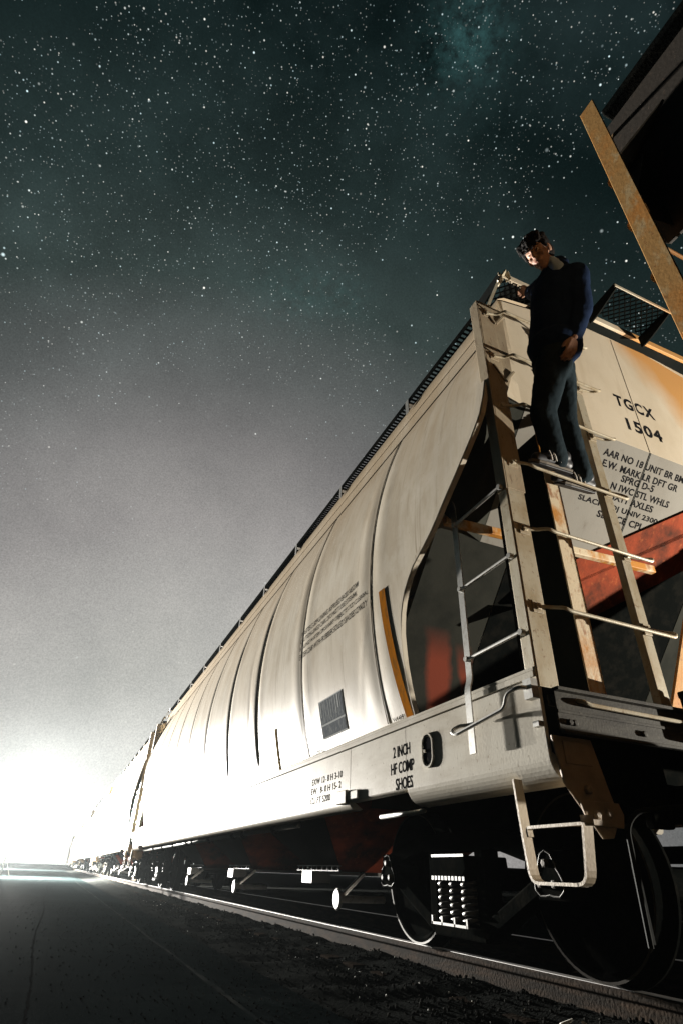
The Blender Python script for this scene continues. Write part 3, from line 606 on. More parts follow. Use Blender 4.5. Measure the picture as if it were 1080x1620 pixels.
                w.prism(tri, (X(0.06) - X(0), 0, 0))
                w.build('bearing_cap', 'grimy_shaded_steel', tr)
                w = MB(); w.tube([(X(0.553), p[1], p[2]) for p in tri] + [(X(0.553), tri[0][1], tri[0][2])], 0.0045, 6); w.build('cap_rim', 'spring_steel', tr)
                w = MB()
                for k in range(3):
                    a = 2 * math.pi * k / 3 + math.pi / 2
                    w.lathe((X(0.555), Y(yc + ya + 0.065 * math.cos(a)), 0.47 + 0.065 * math.sin(a)), (X(-1) - X(0), 0, 0), [(0, 0.022), (0.02, 0.022), (0.024, 0.014)], 6)
                w.build('cap_bolt', 'worn_tread', tr)
        for ya in (-0.95, 0.95):
            w = MB(); w.lathe((0.7, Y(1.72 + ya), 0.46), (1, 0, 0), [(0, 0.085), (1.9, 0.085)], 16); w.build('axle', 'grimy_shaded_steel', root)
        # ---- coupler, uncoupling rod and air hose
        mb = MB(); mb.box(1.50, 1.80, Y(0.6), Y(-0.25), 0.74, 0.98); mb.build('draft_sill', 'grimy_shaded_steel', root, bevel=0.015)
        mb = MB(); mb.box(1.54, 1.72, Y(-0.25), Y(-0.50), 0.78, 0.95)
        mb.prism([(1.44, Y(-0.48), 0.74), (1.74, Y(-0.48), 0.74), (1.80, Y(-0.60), 0.74), (1.66, Y(-0.655), 0.74), (1.44, Y(-0.62), 0.74)], (0, 0, 0.26))
        mb.build('coupler', 'grimy_shaded_steel', root, bevel=0.02)
        mb = MB(); mb.tube(rounded([(0.27, Y(-0.09), 0.24), (0.27, Y(-0.10), 0.66), (0.32, Y(-0.13), 0.72), (1.45, Y(-0.22), 0.86)], 0.05), 0.011, 8)
        mb.bar((0.29, Y(-0.08), 0.52), (0.29, Y(-0.08), 0.25), 0.035, 0.008, (0, 1, 0)); mb.build('uncoupling_rod', 'dark_plate', root)
        mb = MB(); mb.tube(rounded([(1.05, Y(-0.05), 0.84), (1.08, Y(-0.28), 0.80), (1.2, Y(-0.42), 0.45), (1.35, Y(-0.6), 0.36)], 0.12), 0.026, 10); mb.build('air_hose', 'grimy_shaded_steel', root); mb = MB(); mb.box(0.42, 0.55, Y(-0.12), Y(-0.07), 0.66, 0.78); mb.build('rod_bracket', 'grimy_shaded_steel', root, bevel=0.01)
    # ---- side sills with a rolled lower edge
    for fx in (False, True):
        X = (lambda x: WID - x) if fx else (lambda x: x)
        def sill(y0, y1, zlo, roll):
            p = [(X(0.05), 1.33), (X(0.0), 1.33), (X(0.0), zlo + roll)] + [(X(roll * (1 - math.cos(a * math.pi / 18))), zlo + roll - roll * math.sin(a * math.pi / 18)) for a in range(1, 9)] + [(X(0.04 + roll), zlo), (X(0.06 + roll), zlo + 0.01), (X(0.02), zlo + roll + 0.02), (X(0.02), 1.31), (X(0.05), 1.31)]
            return [(x, y0, z) for x, z in p], [(x, y1, z) for x, z in p]
        mb = MB()
        for (y0, y1, zlo, roll) in ((0.006, 1.33, 0.825, 0.11), (1.33, 2.22, 0.912, 0.02), (2.22, L - 2.22, 0.86, 0.05), (L - 2.22, L - 1.33, 0.912, 0.02), (L - 1.33, L - 0.006, 0.825, 0.11)):
            a, b = sill(y0, y1, zlo, roll); mb.prism(a, (0, y1 - y0, 0))
        sl = mb.build('side_sill', sillp, root, bevel=0.004)
        mb = MB(); mb.box(X(-0.012), X(0.07), 0.01, L - 0.01, 1.332, 1.350); mb.box(X(-0.014), X(-0.004), 0.012, L - 0.012, 1.300, 1.3315)
        mb.prism([(X(0.02), 1.31, 1.351), (X(0.07), 1.31, 1.351), (X(0.07), 1.31, 1.40)], (0, L - 2.62, 0)); mb.build('sill_flange', sillp, sl, bevel=0.003)
        if not fx:
            mb = MB()
            o_pts = [(0.06 * math.cos(a), 0.042 * math.cos(a), 0) for a in (0,)]
            ring_o, ring_i = [], []
            for k in range(28):
                a = 2 * math.pi * k / 28; cx, sx = math.cos(a), math.sin(a); ex = 0.035 if sx > 0 else -0.035
                ring_o.append((-0.006, 1.055 + 0.062 * cx, 1.112 + 0.062 * sx + ex)); ring_i.append((-0.006, 1.055 + 0.045 * cx, 1.112 + 0.045 * sx + ex))
            mb.prism(ring_i, (0.004, 0, 0)); hh = mb.build('slot_hole', 'black_paint', sl)
            mb = MB()
            for k in range(28):
                mb.bar(ring_o[k], ring_o[(k + 1) % 28], 0.010, 0.012, (1, 0, 0))
            mb.box(-0.016, -0.006, 1.075, 1.085, 1.10, 1.118)
            mb.build('slot_rim', sillp, sl)
            mb = MB(); mb.box(-0.03, -0.001, 2.24, 2.42, 0.905, 1.0); mb.box(-0.02, 0.03, 2.05, 2.235, 0.925, 0.985); mb.build('sill_bracket', sillp, root, bevel=0.006)
            mb = MB(); mb.tube([(0.10, 1.3, 0.80), (0.10, 1.9, 0.80)], 0.014, 8)
            mb.tube([(0.2, 3.9, 0.853), (0.2, L - 1.0, 0.838)], 0.028, 12); mb.build('brake_pipe', 'galvanised', root, smooth=True)
            for y in (4.6, 5.9, 6.4, 7.9, 9.2, 9.7, 11.2, 12.6, 14.0): mb = MB(); mb.lathe((0.2, y, 0.849 - (y - 3.9) * 0.0012), (0, 1, 0), [(0, 0.045), (0.09, 0.045)], 10); mb.box(0.17, 0.23, y + 0.02, y + 0.07, 0.87, 0.96); mb.build('pipe_clamp', 'grimy_shaded_steel', root)
    # ---- running boards on both eaves
    if dark:
        g = MB(); g.box(0.14, WID - 0.14, 0.05, L - 0.05, 4.70, 4.76); g.build('roof_eave', 'grimy_shaded_steel', root, bevel=0.01)
        for far in (False, True):
            g = MB(); g.prism([(0.19, Yf(-0.035, far), 4.30), (0.19, Yf(-0.03, far), 4.05), (0.19, Yf(0.05, far), 4.12), (0.19, Yf(0.34, far), 4.30)], (0.02, 0, 0)); g.build('roof_gusset', 'gusset_paint', root, bevel=0.004)
            g = MB(); g.prism([(0.22, Yf(-0.02, far), 4.70), (0.22, Yf(-0.02, far), 3.40), (0.22, Yf(0.02, far), 3.32), (0.22, Yf(1.6, far), 3.26), (0.22, Yf(1.6, far), 4.70)], (0.02, 0, 0)); g.build('corner_sheet', 'dark_car_paint', root, bevel=0.004)
            g = MB(); g.prism([(0.20, Yf(0.16, far), 3.40), (0.20, Yf(0.26, far), 3.36), (0.20, Yf(0.62, far), 4.0), (0.20, Yf(0.56, far), 4.05), (0.20, Yf(0.26, far), 3.72)], (0.015, 0, 0)); g.build('bent_flange', 'gusset_paint', root, bevel=0.004)
    for fx in (() if dark else (False, True)):
        X = (lambda x: WID - x) if fx else (lambda x: x)
        g = MB(); n = 330
        for i in range(n + 1):
            y = 0.28 + (L - 0.56) * i / n; g.box(X(0.30), X(0.54), y - 0.005, y + 0.005, 4.685, 4.71)
        for x in (0.36, 0.42, 0.48): g.box(X(x - 0.002), X(x + 0.002), 0.28, L - 0.28, 4.69, 4.705)
        rb = g.build('running_board', 'grimy_shaded_steel', root)
        g = MB(); g.box(X(0.294), X(0.30), 0.27, L - 0.27, 4.68, 4.74); g.box(X(0.54), X(0.546), 0.27, L - 0.27, 4.68, 4.74); g.build('board_edge', 'grimy_shaded_steel', rb)
        for y in (1.6, 3.36, 5.07, 6.74, 8.4, 10.1, 11.8, 13.5, 15.4):
            g = MB(); g.box(X(0.29), X(0.55), y - 0.03, y + 0.03, 4.668, 4.684); g.bar((X(0.292), y, 4.73), (X(0.292), y, 4.55), 0.06, 0.010, (1, 0, 0)); g.build('board_bracket', 'galvanised' if not dark else 'grimy_shaded_steel', rb)
    # ---- three hoppers below with outlet gates
    cs = MB(); cs.box(1.47, 1.83, 0.6, L - 0.6, 0.80, 1.20); cs.build('centre_sill', 'grimy_shaded_steel', root)
    for yc in (5.05, 8.55, 12.05):
        h = MB()
        a = [(0.09, yc - 1.62, 1.36), (WID - 0.09, yc - 1.62, 1.36), (WID - 0.09, yc + 1.62, 1.36), (0.09, yc + 1.62, 1.36)]
        b = [(1.0, yc - 0.42, 0.48), (2.3, yc - 0.42, 0.48), (2.3, yc + 0.42, 0.48), (1.0, yc + 0.42, 0.48)]
        for i in range(1, 4): h.quad(a[i], a[(i + 1) % 4], b[(i + 1) % 4], b[i])
        ho = h.build('hopper_bay', 'dark_plate', root, solid=0.01)
        h = MB(); h.quad(a[0], a[1], b[1], b[0]); h.build('bay_slope', 'red_glow_paint', ho, solid=0.01)  # red light falling on the bay slope is in its colour
        g = MB(); g.box(0.92, 2.4, yc - 0.55, yc + 0.55, 0.44, 0.475)
        g.box(0.72, 0.95, yc - 0.25, yc + 0.05, 0.36, 0.47)
        for k in range(9): g.box(0.88, 0.90, yc - 0.62 + k * 0.155, yc - 0.60 + k * 0.155, 0.475, 0.53)
        g.box(0.87, 0.90, yc - 0.66, yc + 0.66, 0.475, 0.485); g.box(0.87, 0.90, yc - 0.66, yc + 0.66, 0.522, 0.53)
        g.build('outlet_gate', 'spring_steel', ho)
        g = MB(); yy = {5.05: 3.79, 8.55: 7.66, 12.05: 11.4}[yc]
        g.lathe((0.60, yy, 0.25), (-1, 0, 0), [(-0.5, 0.03), (-0.02, 0.03), (-0.015, 0.085), (0.0, 0.088), (0.012, 0.075), (0.014, 0.02)], 24)
        g.bar((0.62, yy, 0.25), (0.95, yy + 0.15, 0.46), 0.03, 0.03)
        g.build('outlet_cap', 'hub_white', root)
    return root

SPLIT = ('corner_web', 'weld_seam', 'lap_joint', 'platform_bracket', 'cap_bolt', 'red_gusset', 'red_light_patch', 'red_light_band', 'centre_brace', 'panel_weld')
def split_loose(o):
    b = bmesh.new(); b.from_mesh(o.data); b.verts.ensure_lookup_table(); seen = set(); isl = []
    for v in b.verts:
        if v.index in seen: continue
        st_ = [v]; seen.add(v.index); cur = []
        while st_:
            w = st_.pop(); cur.append(w.index)
            for e in w.link_edges:
                q = e.other_vert(w)
                if q.index not in seen: seen.add(q.index); st_.append(q)
        isl.append(set(cur))
    if len(isl) > 1:
        base = o.name.split('.')[0]
        for k, ids in enumerate(isl):
            me = o.data.copy(); c = bmesh.new(); c.from_mesh(me); c.verts.ensure_lookup_table()
            bmesh.ops.delete(c, geom=[v for v in c.verts if v.index not in ids], context='VERTS'); c.to_mesh(me); c.free()
            if k == 0: keep = me
            else:
                p = o.copy(); p.data = me; p.name = base; COL.objects.link(p); p.parent = o.parent
        o.data = keep
    b.free()
def split_tree(root):
    for ch in list(root.children_recursive):
        if ch.type == 'MESH' and ch.name.split('.')[0] in SPLIT: split_loose(ch)
main = build_car('main')
split_tree(main)
def copy_tree(o, parent=None, skip=()):
    c = o.copy(); COL.objects.link(c)
    c.parent = parent
    for ch in list(o.children):
        if ch.name.split('.')[0] in skip: continue
        copy_tree(ch, c, skip)
    return c
FAR_SKIP = ('rung_clamp', 'pipe_clamp', 'cap_rim', 'weld_seam', 'lap_joint', 'panel_weld', 'platform_grating', 'cap_bolt', 'spring', 'slot_hole', 'slot_rim', 'red_light_patch', 'red_gusset', 'red_light_band', 'jacking_pad', 'air_hose', 'spring_seat')
main.location = (0, 0, 0)
tag(main, 'cream covered hopper car lettered in black with a man standing on its end ladder', 'hopper car', 'hopper cars of the freight train')
FAR_LABEL = ['glaring white hopper car coupled directly behind the lettered cream one', 'third hopper car of the train, washed out white beside the floodlight glare',
             'fourth hopper car of the train, just beyond the floodlight', 'fifth hopper car of the train, small and pale in the glare', 'last small hopper car visible at the far end of the train']
for k in range(1, 6):
    c = copy_tree(main, None, FAR_SKIP if k > 1 else ('panel_weld', 'platform_grating', 'cap_rim')); c.location = (0, PITCH * k, 0)
    tag(c, FAR_LABEL[k - 1])
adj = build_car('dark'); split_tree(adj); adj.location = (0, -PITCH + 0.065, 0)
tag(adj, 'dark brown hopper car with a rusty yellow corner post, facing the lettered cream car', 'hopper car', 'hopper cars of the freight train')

# ------------------------------------------------------------------ lettering on the nearest car
def text_mesh(body, name, mat, fn, width, height, parent, embolden=0.012, space=1.0):
    cu = bpy.data.curves.new(name, 'FONT'); cu.body = body; cu.size = 1.0; cu.offset = embolden * 2.0; cu.space_character = space; cu.resolution_u = 3; cu.fill_mode = 'FRONT'
    ob = bpy.data.objects.new(name, cu); COL.objects.link(ob)
    dg = bpy.context.evaluated_depsgraph_get(); me = bpy.data.meshes.new_from_object(ob.evaluated_get(dg))
    bpy.data.objects.remove(ob); bpy.data.curves.remove(cu)
    xs = [v.co.x for v in me.vertices]; ys = [v.co.y for v in me.vertices]
    x0, x1, y0, y1 = min(xs), max(xs), min(ys), max(ys)
    for v in me.vertices:
        u = (v.co.x - x0) / (x1 - x0) * width; w = (v.co.y - y0) / (y1 - y0) * height
        v.co = Vector(fn(u, w))
    me.materials.clear(); me.materials.append(M[mat]); me.name = name
    o = bpy.data.objects.new(name, me); COL.objects.link(o); o.parent = parent
    return o
def on_panel(x, z): return lambda u, w: (x + u, 0.1 - 0.0038, z + w)
K = math.sqrt(1 + 0.81)
def on_slope(x, z):
    def f(u, w):
        zz = z + w / K
        return (x + u, slope_y(zz) - 0.0030, zz - 0.0027)
    return f
def on_side(y, z):
    def f(u, w):
        return (side_x(y - u, z + w) - 0.0025, y - u, z + w)
    return f
def on_sill(y, z): return lambda u, w: (-0.0008, y - u, z + w)
text_mesh('TGCX', 'reporting_mark', 'black_paint', on_panel(1.42, 3.83), 0.46, 0.135, main, 0.02, 1.25)
text_mesh('1504', 'car_number', 'black_paint', on_panel(1.475, 3.575), 0.40, 0.135, main, 0.02, 1.2)
LINES = [('AAR NO 18 UNIT BR BM', 1.205, 2.085, 3.285), ('E.W. MARK LR DFT GR', 1.23, 2.055, 3.222), ('SPRG D-5', 1.46, 1.815, 3.172), ('N IWC STL WHLS', 1.385, 2.025, 3.112),
         ('6X11 AXLES', 1.42, 1.88, 3.053), ('SLACK ADJ UNIV 2300-DJ', 1.12, 2.085, 2.985), ('SBE-ICE CPL', 1.35, 1.85, 2.930)]
for s_, xa, xb, z in LINES: text_mesh(s_, 'stencil_line', 'black_paint', on_slope(xa, z), xb - xa, 0.058, main, 0.016, 1.05)
for i, s_ in enumerate(('PLASITE C-309 LINING APPLIED 8-00 ASDM', 'CAUTION-LINED CAR. DO NOT USE STEAM,', 'BOILING WATER OR SHARP OBJECTS TO CLEAN.', 'ENTER CAR WITH RUBBER SOLED SHOES ONLY')):
    wd = (1.44, 1.42, 1.63, 1.62)[i]
    text_mesh(s_, 'lining_notice', 'faded_paint', on_side(3.375 + 0.004 * i, 2.585 - i * 0.083), wd, 0.058, main, 0.003)
text_mesh('2 INCH', 'shoe_notice', 'black_paint', on_sill(1.515, 1.125), 0.235, 0.072, main, 0.008)
text_mesh('HF COMP', 'shoe_notice', 'black_paint', on_sill(1.55, 1.022), 0.315, 0.072, main, 0.008)
text_mesh('SHOES', 'shoe_notice', 'black_paint', on_sill(1.485, 0.924), 0.225, 0.072, main, 0.008)
text_mesh('EXW 12- 8 H 3-10', 'dimension_notice', 'faded_paint', on_sill(3.05, 1.105), 0.67, 0.052, main, 0.007)
text_mesh('EW   8- 0 H 15- 2', 'dimension_notice', 'faded_paint', on_sill(3.06, 1.03), 0.66, 0.052, main, 0.007)
text_mesh('CU FT 5200', 'dimension_notice', 'faded_paint', on_sill(3.07, 0.955), 0.46, 0.052, main, 0.007)
text_mesh('LA CONTR RLS', 'small_stencil', 'faded_paint', on_side(3.22, 1.385), 0.30, 0.03, main, 0.008)
text_mesh('V 4-95', 'small_stencil', 'faded_paint', on_side(1.60, 1.385), 0.16, 0.03, main, 0.008)
def patch(name, mat, y0, y1, z0, z1, off, parent, n=8, lean=0.0):
    mb = MB(); rows = []
    for j in range(n + 1):
        z = z0 + (z1 - z0) * j / n
        rows.append([(side_x(y, z) - off, y, z) for y in [y0 + (y1 - y0) * i / n + lean * (z1 - z) for i in range(n + 1)]])
    return mb.grid(rows).build(name, mat, parent, smooth=True)
pl = patch('placard', 'decal_pale', 2.36, 2.90, 1.475, 1.80, 0.003, main)
patch('placard_panel', 'decal_grey', 2.375, 2.885, 1.595, 1.79, 0.0042, pl); patch('placard_panel', 'decal_grey', 2.375, 2.885, 1.487, 1.580, 0.0042, pl)
for k in range(9): patch('placard_rule', 'decal_pale', 2.40 + k * 0.055 + rs.uniform(0, 0.02), 2.408 + k * 0.055 + rs.uniform(0, 0.02), 1.62 + rs.uniform(0, 0.06), 1.785, 0.0052, pl, 3)
mb = MB(); zz = [1.36 + (2.36 - 1.36) * i / 16 for i in range(17)]
ys0 = lambda z: 1.305 + 0.115 * (z - 1.36)
mb.grid([[(side_x(ys0(z) + d_, z) - 0.006, ys0(z) + d_, z) for z in zz] for d_ in (0.0, 0.05, 0.095 )]).build('reflector_strip', 'tape_orange', main, smooth=True)
patch('reflector_strip', 'tape_brown', 4.17, 4.235, 1.37, 1.80, 0.003, main)
patch('reflector_strip', 'tape_brown', 12.5, 12.58, 1.40, 1.62, 0.003, main)

# ------------------------------------------------------------------ rails, sleepers, ballast, road
def rail(x, label):
    p = [(-0.036, 0.0), (0.036, 0.0), (0.037, -0.035), (0.010, -0.05), (0.009, -0.145), (0.070, -0.16), (0.070, -0.172), (-0.070, -0.172), (-0.070, -0.16), (-0.009, -0.145), (-0.010, -0.05), (-0.037, -0.035)]
    mb = MB(); mb.prism([(x + a, -20, b - 0.002) for a, b in p], (0, 320, 0)); o = mb.build('rail', 'rail_side', None, bevel=0.006)
    h = MB(); h.box(x - 0.033, x + 0.030, -20, 300, -0.002, 0.0005); h.build('rail_head', 'rail_head', o)
    return tag(o, label, 'rail', 'rails under the train')
rail(0.895, 'shiny near rail with gravel along its foot under the train'); rail(WID - 0.895, 'far rail hidden in the dark beneath the hopper cars')
sp = MB(); sp.box(0.52, 2.78, -0.11, 0.11, -0.36, -0.178); s0 = sp.build('railway_sleeper', 'sleeper_wood', None, bevel=0.01)
for i in range(60):
    o = s0 if i == 0 else s0.copy()
    if i: COL.objects.link(o)
    o.location = (rs.uniform(-0.03, 0.03), -2.0 + i * 0.53 + rs.uniform(-0.03, 0.03), 0); o.rotation_euler.z = rs.uniform(-0.02, 0.02)
    tag(o, 'dark timber sleeper sunk in gravel beneath the train', 'sleeper', 'sleepers beneath the train')
mb = MB(); mb.quad((-600, -300, -0.34), (600, -300, -0.34), (600, 1500, -0.34), (-600, 1500, -0.34)); tag(mb.build('ground', 'ballast_dirt'), kind='structure')
def gz(x, y):
    return -0.195 + (0.075 * math.exp(-((x - 0.80) / 0.16) ** 2) if x < 0.86 else 0.05 * math.exp(-((x - 1.0) / 0.3) ** 2)) - 0.05 * max(0, min(1, (0.4 - x) / 0.5)) + 0.016 * math.sin(x * 7.1 + y * 3.3) * math.sin(y * 5.7 - x * 2.2) + 0.010 * math.sin(y * 13.1 + x * 9)
mb = MB(); rows = []
for i in range(36):
    x = -0.35 + 4.6 * i / 35
    rows.append([(x, y, gz(x, y)) for y in ([-6 + 0.12 * j for j in range(400)] + [42 + 3 * j for j in range(90)])])
mb.grid(rows); tag(mb.build('trackbed', 'ballast_dirt', None, smooth=True), kind='structure')
mb = MB(); rows = []
for i in range(30):
    x = -40 + (40 - 0.28) * (i / 29) ** 0.35
    rows.append([(x, y, -0.185 - 0.035 * max(0, (x + 0.75) / 0.47)) for y in (-40, -10, 0, 10, 40, 100, 300, 900)])
mb.grid(rows); tag(mb.build('road', 'asphalt'), kind='structure')
mb = MB(); r2 = random.Random(5); L_, R_ = [], []
y = -3.0; xx = -1.93
while y < 95:
    w = 0.005 + r2.random() * 0.006; L_.append((xx - w, y, -0.1842)); R_.append((xx + w, y, -0.1842)); y += 0.10 + y * 0.008 if y > 0 else 0.1; xx = -1.93 + 0.025 * math.sin(y * 0.8) + r2.uniform(-0.006, 0.006)
mb.grid([L_, R_]); tag(mb.build('road_crack', 'tar'), kind='structure')
mb = MB(); L_, R_ = [], []
for j in range(90):
    y = -1.0 + j * 0.35; L_.append((-0.82 - 0.012 + 0.008 * math.sin(y * 2), y, -0.1838)); R_.append((-0.82 + 0.016 + 0.006 * math.sin(y * 3), y, -0.1838))
mb.grid([L_, R_]); tag(mb.build('road_edge_line', 'worn_line'), kind='structure')
# loose stones along the rail foot and the road edge
def stones(name, mat, n, fx, fy, sz, zf, seed):
    b = MB(); q = random.Random(seed)
    ico = bmesh.new(); bmesh.ops.create_icosphere(ico, subdivisions=1, radius=1.0); vv = [v.co.copy() for v in ico.verts]; ff = [[v.index for v in f.verts] for f in ico.faces]; ico.free()
    for _ in range(n):
        x, y = fx(q), fy(q); s_ = sz(q); sx, sy, sz_ = (s_ * q.uniform(0.6, 1.3) for _ in range(3)); rot = Matrix.Rotation(q.uniform(0, 6.28), 3, Vector((q.uniform(-1, 1), q.uniform(-1, 1), q.uniform(-1, 1))).normalized())
        vs = [b.b.verts.new(rot @ Vector((v.x * sx * q.uniform(0.8, 1.2), v.y * sy * q.uniform(0.8, 1.2), v.z * sz_)) + Vector((x, y, zf(x, y) + sz_ * 0.3))) for v in vv]
        for f in ff: b.b.faces.new([vs[i] for i in f])
    return b.build(name, mat, recalc=False)
tag(stones('ballast_stones', 'stone', 9000, lambda q: min(0.86, q.gauss(0.45, 0.30)) if q.random() < 0.8 else q.uniform(0.95, 2.5), lambda q: -1.8 + 20 * q.random() ** 1.7, lambda q: q.uniform(0.003, 0.013), lambda x, y: gz(x, y), 11), kind='stuff', label='loose dark ballast stones heaped along the near rail', cat='stones')
tag(stones('road_grit', 'stone', 3500, lambda q: -0.25 - abs(q.gauss(0, 0.9)), lambda q: -1.9 + 14 * q.random() ** 1.6, lambda q: q.uniform(0.002, 0.007), lambda x, y: -0.184, 12), kind='stuff', label='small grit scattered over the dark asphalt', cat='grit')
tag(stones('pale_chips', 'pale_chip', 130, lambda q: min(0.8, q.gauss(0.42, 0.28)), lambda q: -1.5 + 16 * q.random() ** 1.5, lambda q: q.uniform(0.003, 0.008), lambda x, y: gz(x, y) + 0.008, 13), kind='stuff', label='pale chips scattered among the dark ballast', cat='chips')
# two bent straw-like scraps by the rail
mb = MB(); mb.tube([(0.50, 0.86, -0.20), (0.56, 0.83, -0.15), (0.64, 0.84, -0.135)], [0.006, 0.011, 0.006], 6); mb.tube([(0.66, 0.80, -0.135), (0.71, 0.74, -0.17)], [0.008, 0.005], 6)
tag(mb.build('litter_scrap', 'pale_chip'), 'pale bent scrap of litter lying by the near rail', 'litter')

# ------------------------------------------------------------------ floodlight at the far end
def floodlight(p, label):
    fl = empty('floodlight', (p[0], p[1], -0.18)); h = p[2] + 0.18
    mb = MB(); mb.tube([(0, 0.5, 0), (0, 0.5, h - 0.1)], 0.03, 10); mb.tube([(-0.45, 0.2, 0.0), (0, 0.5, 0.9)], 0.018, 8); mb.tube([(0.45, 0.2, 0.0), (0, 0.5, 0.9)], 0.018, 8); mb.tube([(0, 1.0, 0), (0, 0.5, 0.9)], 0.018, 8); mb.build('tripod', 'grimy_shaded_steel', fl)
    mb = MB(); mb.box(-0.35, 0.35, 0.36, 0.50, h - 0.24, h + 0.24); hd = mb.build('lamp_head', 'grimy_shaded_steel', fl, bevel=0.02)
    mb = MB(); mb.box(-0.31, 0.31, 0.345, 0.358, h - 0.20, h + 0.20); mb.build('lens', 'lamp_lens', hd)
    tag(fl, label, 'floodlight', 'floodlights beside the train')
floodlight(LAMP, 'nearer floodlight blazing white on its tripod beside the train')
floodlight((-7.4, 82.0, 4.2), 'added farther floodlight that brightens the sides of the last cars')

# ------------------------------------------------------------------ the man on the ladder
def caps(mb, chain, seg=14):
    """tapered limb: list of (point, radius) with ball joints"""
    for (p, r) in chain:
        sp_ = bmesh.ops.create_icosphere(mb.b, subdivisions=2, radius=r)
        for v in sp_['verts']: v.co += Vector(p)
    for (p, r), (q, s_) in zip(chain, chain[1:]):
        mb.tube([p, q], [r, s_], seg)
def ell(mb, c, r, rot=None):
    sp_ = bmesh.ops.create_icosphere(mb.b, subdivisions=3, radius=1.0)
    for v in sp_['verts']:
        w = Vector((v.co.x * r[0], v.co.y * r[1], v.co.z * r[2]))
        v.co = (rot @ w if rot else w) + Vector(c)
def remesh(mb, name, mat, parent, voxel=0.010, smooth=6, disp=0.0, dscale=0.12):
    me = bpy.data.meshes.new('tmp'); mb.b.to_mesh(me); mb.b.free(); ob = bpy.data.objects.new('tmp', me); COL.objects.link(ob)
    r = ob.modifiers.new('r', 'REMESH'); r.mode = 'VOXEL'; r.voxel_size = voxel
    s_ = ob.modifiers.new('s', 'SMOOTH'); s_.factor = 0.5; s_.iterations = smooth
    if disp:
        tx = bpy.data.textures.new(name + '_folds', 'CLOUDS'); tx.noise_scale = dscale; tx.noise_depth = 2
        d = ob.modifiers.new('d', 'DISPLACE'); d.texture = tx; d.strength = disp; d.mid_level = 0.5; d.texture_coords = 'GLOBAL'
    dg = bpy.context.evaluated_depsgraph_get(); m2 = bpy.data.meshes.new_from_object(ob.evaluated_get(dg)); bpy.data.objects.remove(ob); bpy.data.meshes.remove(me)
    m2.name = name; m2.materials.clear(); m2.materials.append(M[mat])
    for p in m2.polygons: p.use_smooth = True
    o = bpy.data.objects.new(name, m2); COL.objects.link(o)
    if parent: o.parent = parent
    return o
V3 = Vector
pelvis = V3((0.30, -0.31, 3.43)); chest = V3((0.27, -0.50, 3.90)); neckb = V3((0.215, -0.565, 4.06)); headc = V3((0.080, -0.585, 4.105))
shN = V3((0.30, -0.640, 3.905)); elN = V3((0.345, -0.585, 3.66)); wrN = V3((0.285, -0.52, 3.42)); haN = V3((0.255, -0.50, 3.30))
shF = V3((0.26, -0.40, 4.06)); elF = V3((0.36, -0.26, 4.26)); wrF = V3((0.45, -0.13, 4.49)); haF = V3((0.49, -0.075, 4.60))
hipN = V3((0.25, -0.37, 3.38)); knN = V3((0.22, -0.20, 3.00)); anN = V3((0.37, -0.085, 2.72)); toeN = V3((0.18, -0.075, 2.675)); heelN = V3((0.44, -0.075, 2.685))
hipF = V3((0.39, -0.26, 3.42)); knF = V3((0.48, -0.13, 3.08)); anF = V3((0.66, -0.005, 2.745)); toeF = V3((0.43, 0.03, 2.672)); heelF = V3((0.74, 0.03, 2.690))
face = V3((-0.80, -0.14, -0.60)).normalized(); hup = V3((-0.42, -0.10, 0.90)); hup = (hup - face * hup.dot(face)).normalized(); hside = face.cross(hup).normalized()
HR = Matrix((hside, face, hup)).transposed()     # local x = side, y = face, z = up
def H(x, y, z): return headc + HR @ V3((x, y, z))
mb = MB()
caps(mb, [(pelvis, 0.13), (chest, 0.14), (neckb, 0.07)]); caps(mb, [(neckb, 0.056), (H(0, -0.03, -0.07), 0.056)])
ell(mb, H(0, -0.012, 0.03), (0.075, 0.094, 0.095), HR); ell(mb, H(0, 0.02, -0.035), (0.060, 0.070, 0.085), HR); ell(mb, H(0, 0.045, -0.098), (0.030, 0.030, 0.024), HR)
caps(mb, [(H(0, 0.088, 0.012), 0.011), (H(0, 0.108, -0.030), 0.016)]); ell(mb, H(0, 0.078, -0.066), (0.026, 0.015, 0.012), HR); ell(mb, H(0, 0.085, 0.028), (0.052, 0.014, 0.013), HR)
for s_ in (-1, 1):
    ell(mb, H(0.078 * s_, -0.012, -0.005), (0.012, 0.022, 0.034), HR); ell(mb, H(0.036 * s_, 0.068, -0.028), (0.022, 0.018, 0.018), HR)
caps(mb, [(shN, 0.06), (elN, 0.045), (wrN, 0.030)]); caps(mb, [(shF, 0.06), (elF, 0.045), (wrF, 0.030)])
caps(mb, [(hipN, 0.085), (knN, 0.058), (anN, 0.04)]); caps(mb, [(hipF, 0.085), (knF, 0.058), (anF, 0.04)]); caps(mb, [(anN, 0.04), (heelN + (toeN - heelN) * 0.5 + V3((0, 0, 0.03)), 0.02)]); caps(mb, [(anF, 0.04), (heelF + (toeF - heelF) * 0.5 + V3((0, 0, 0.03)), 0.02)])
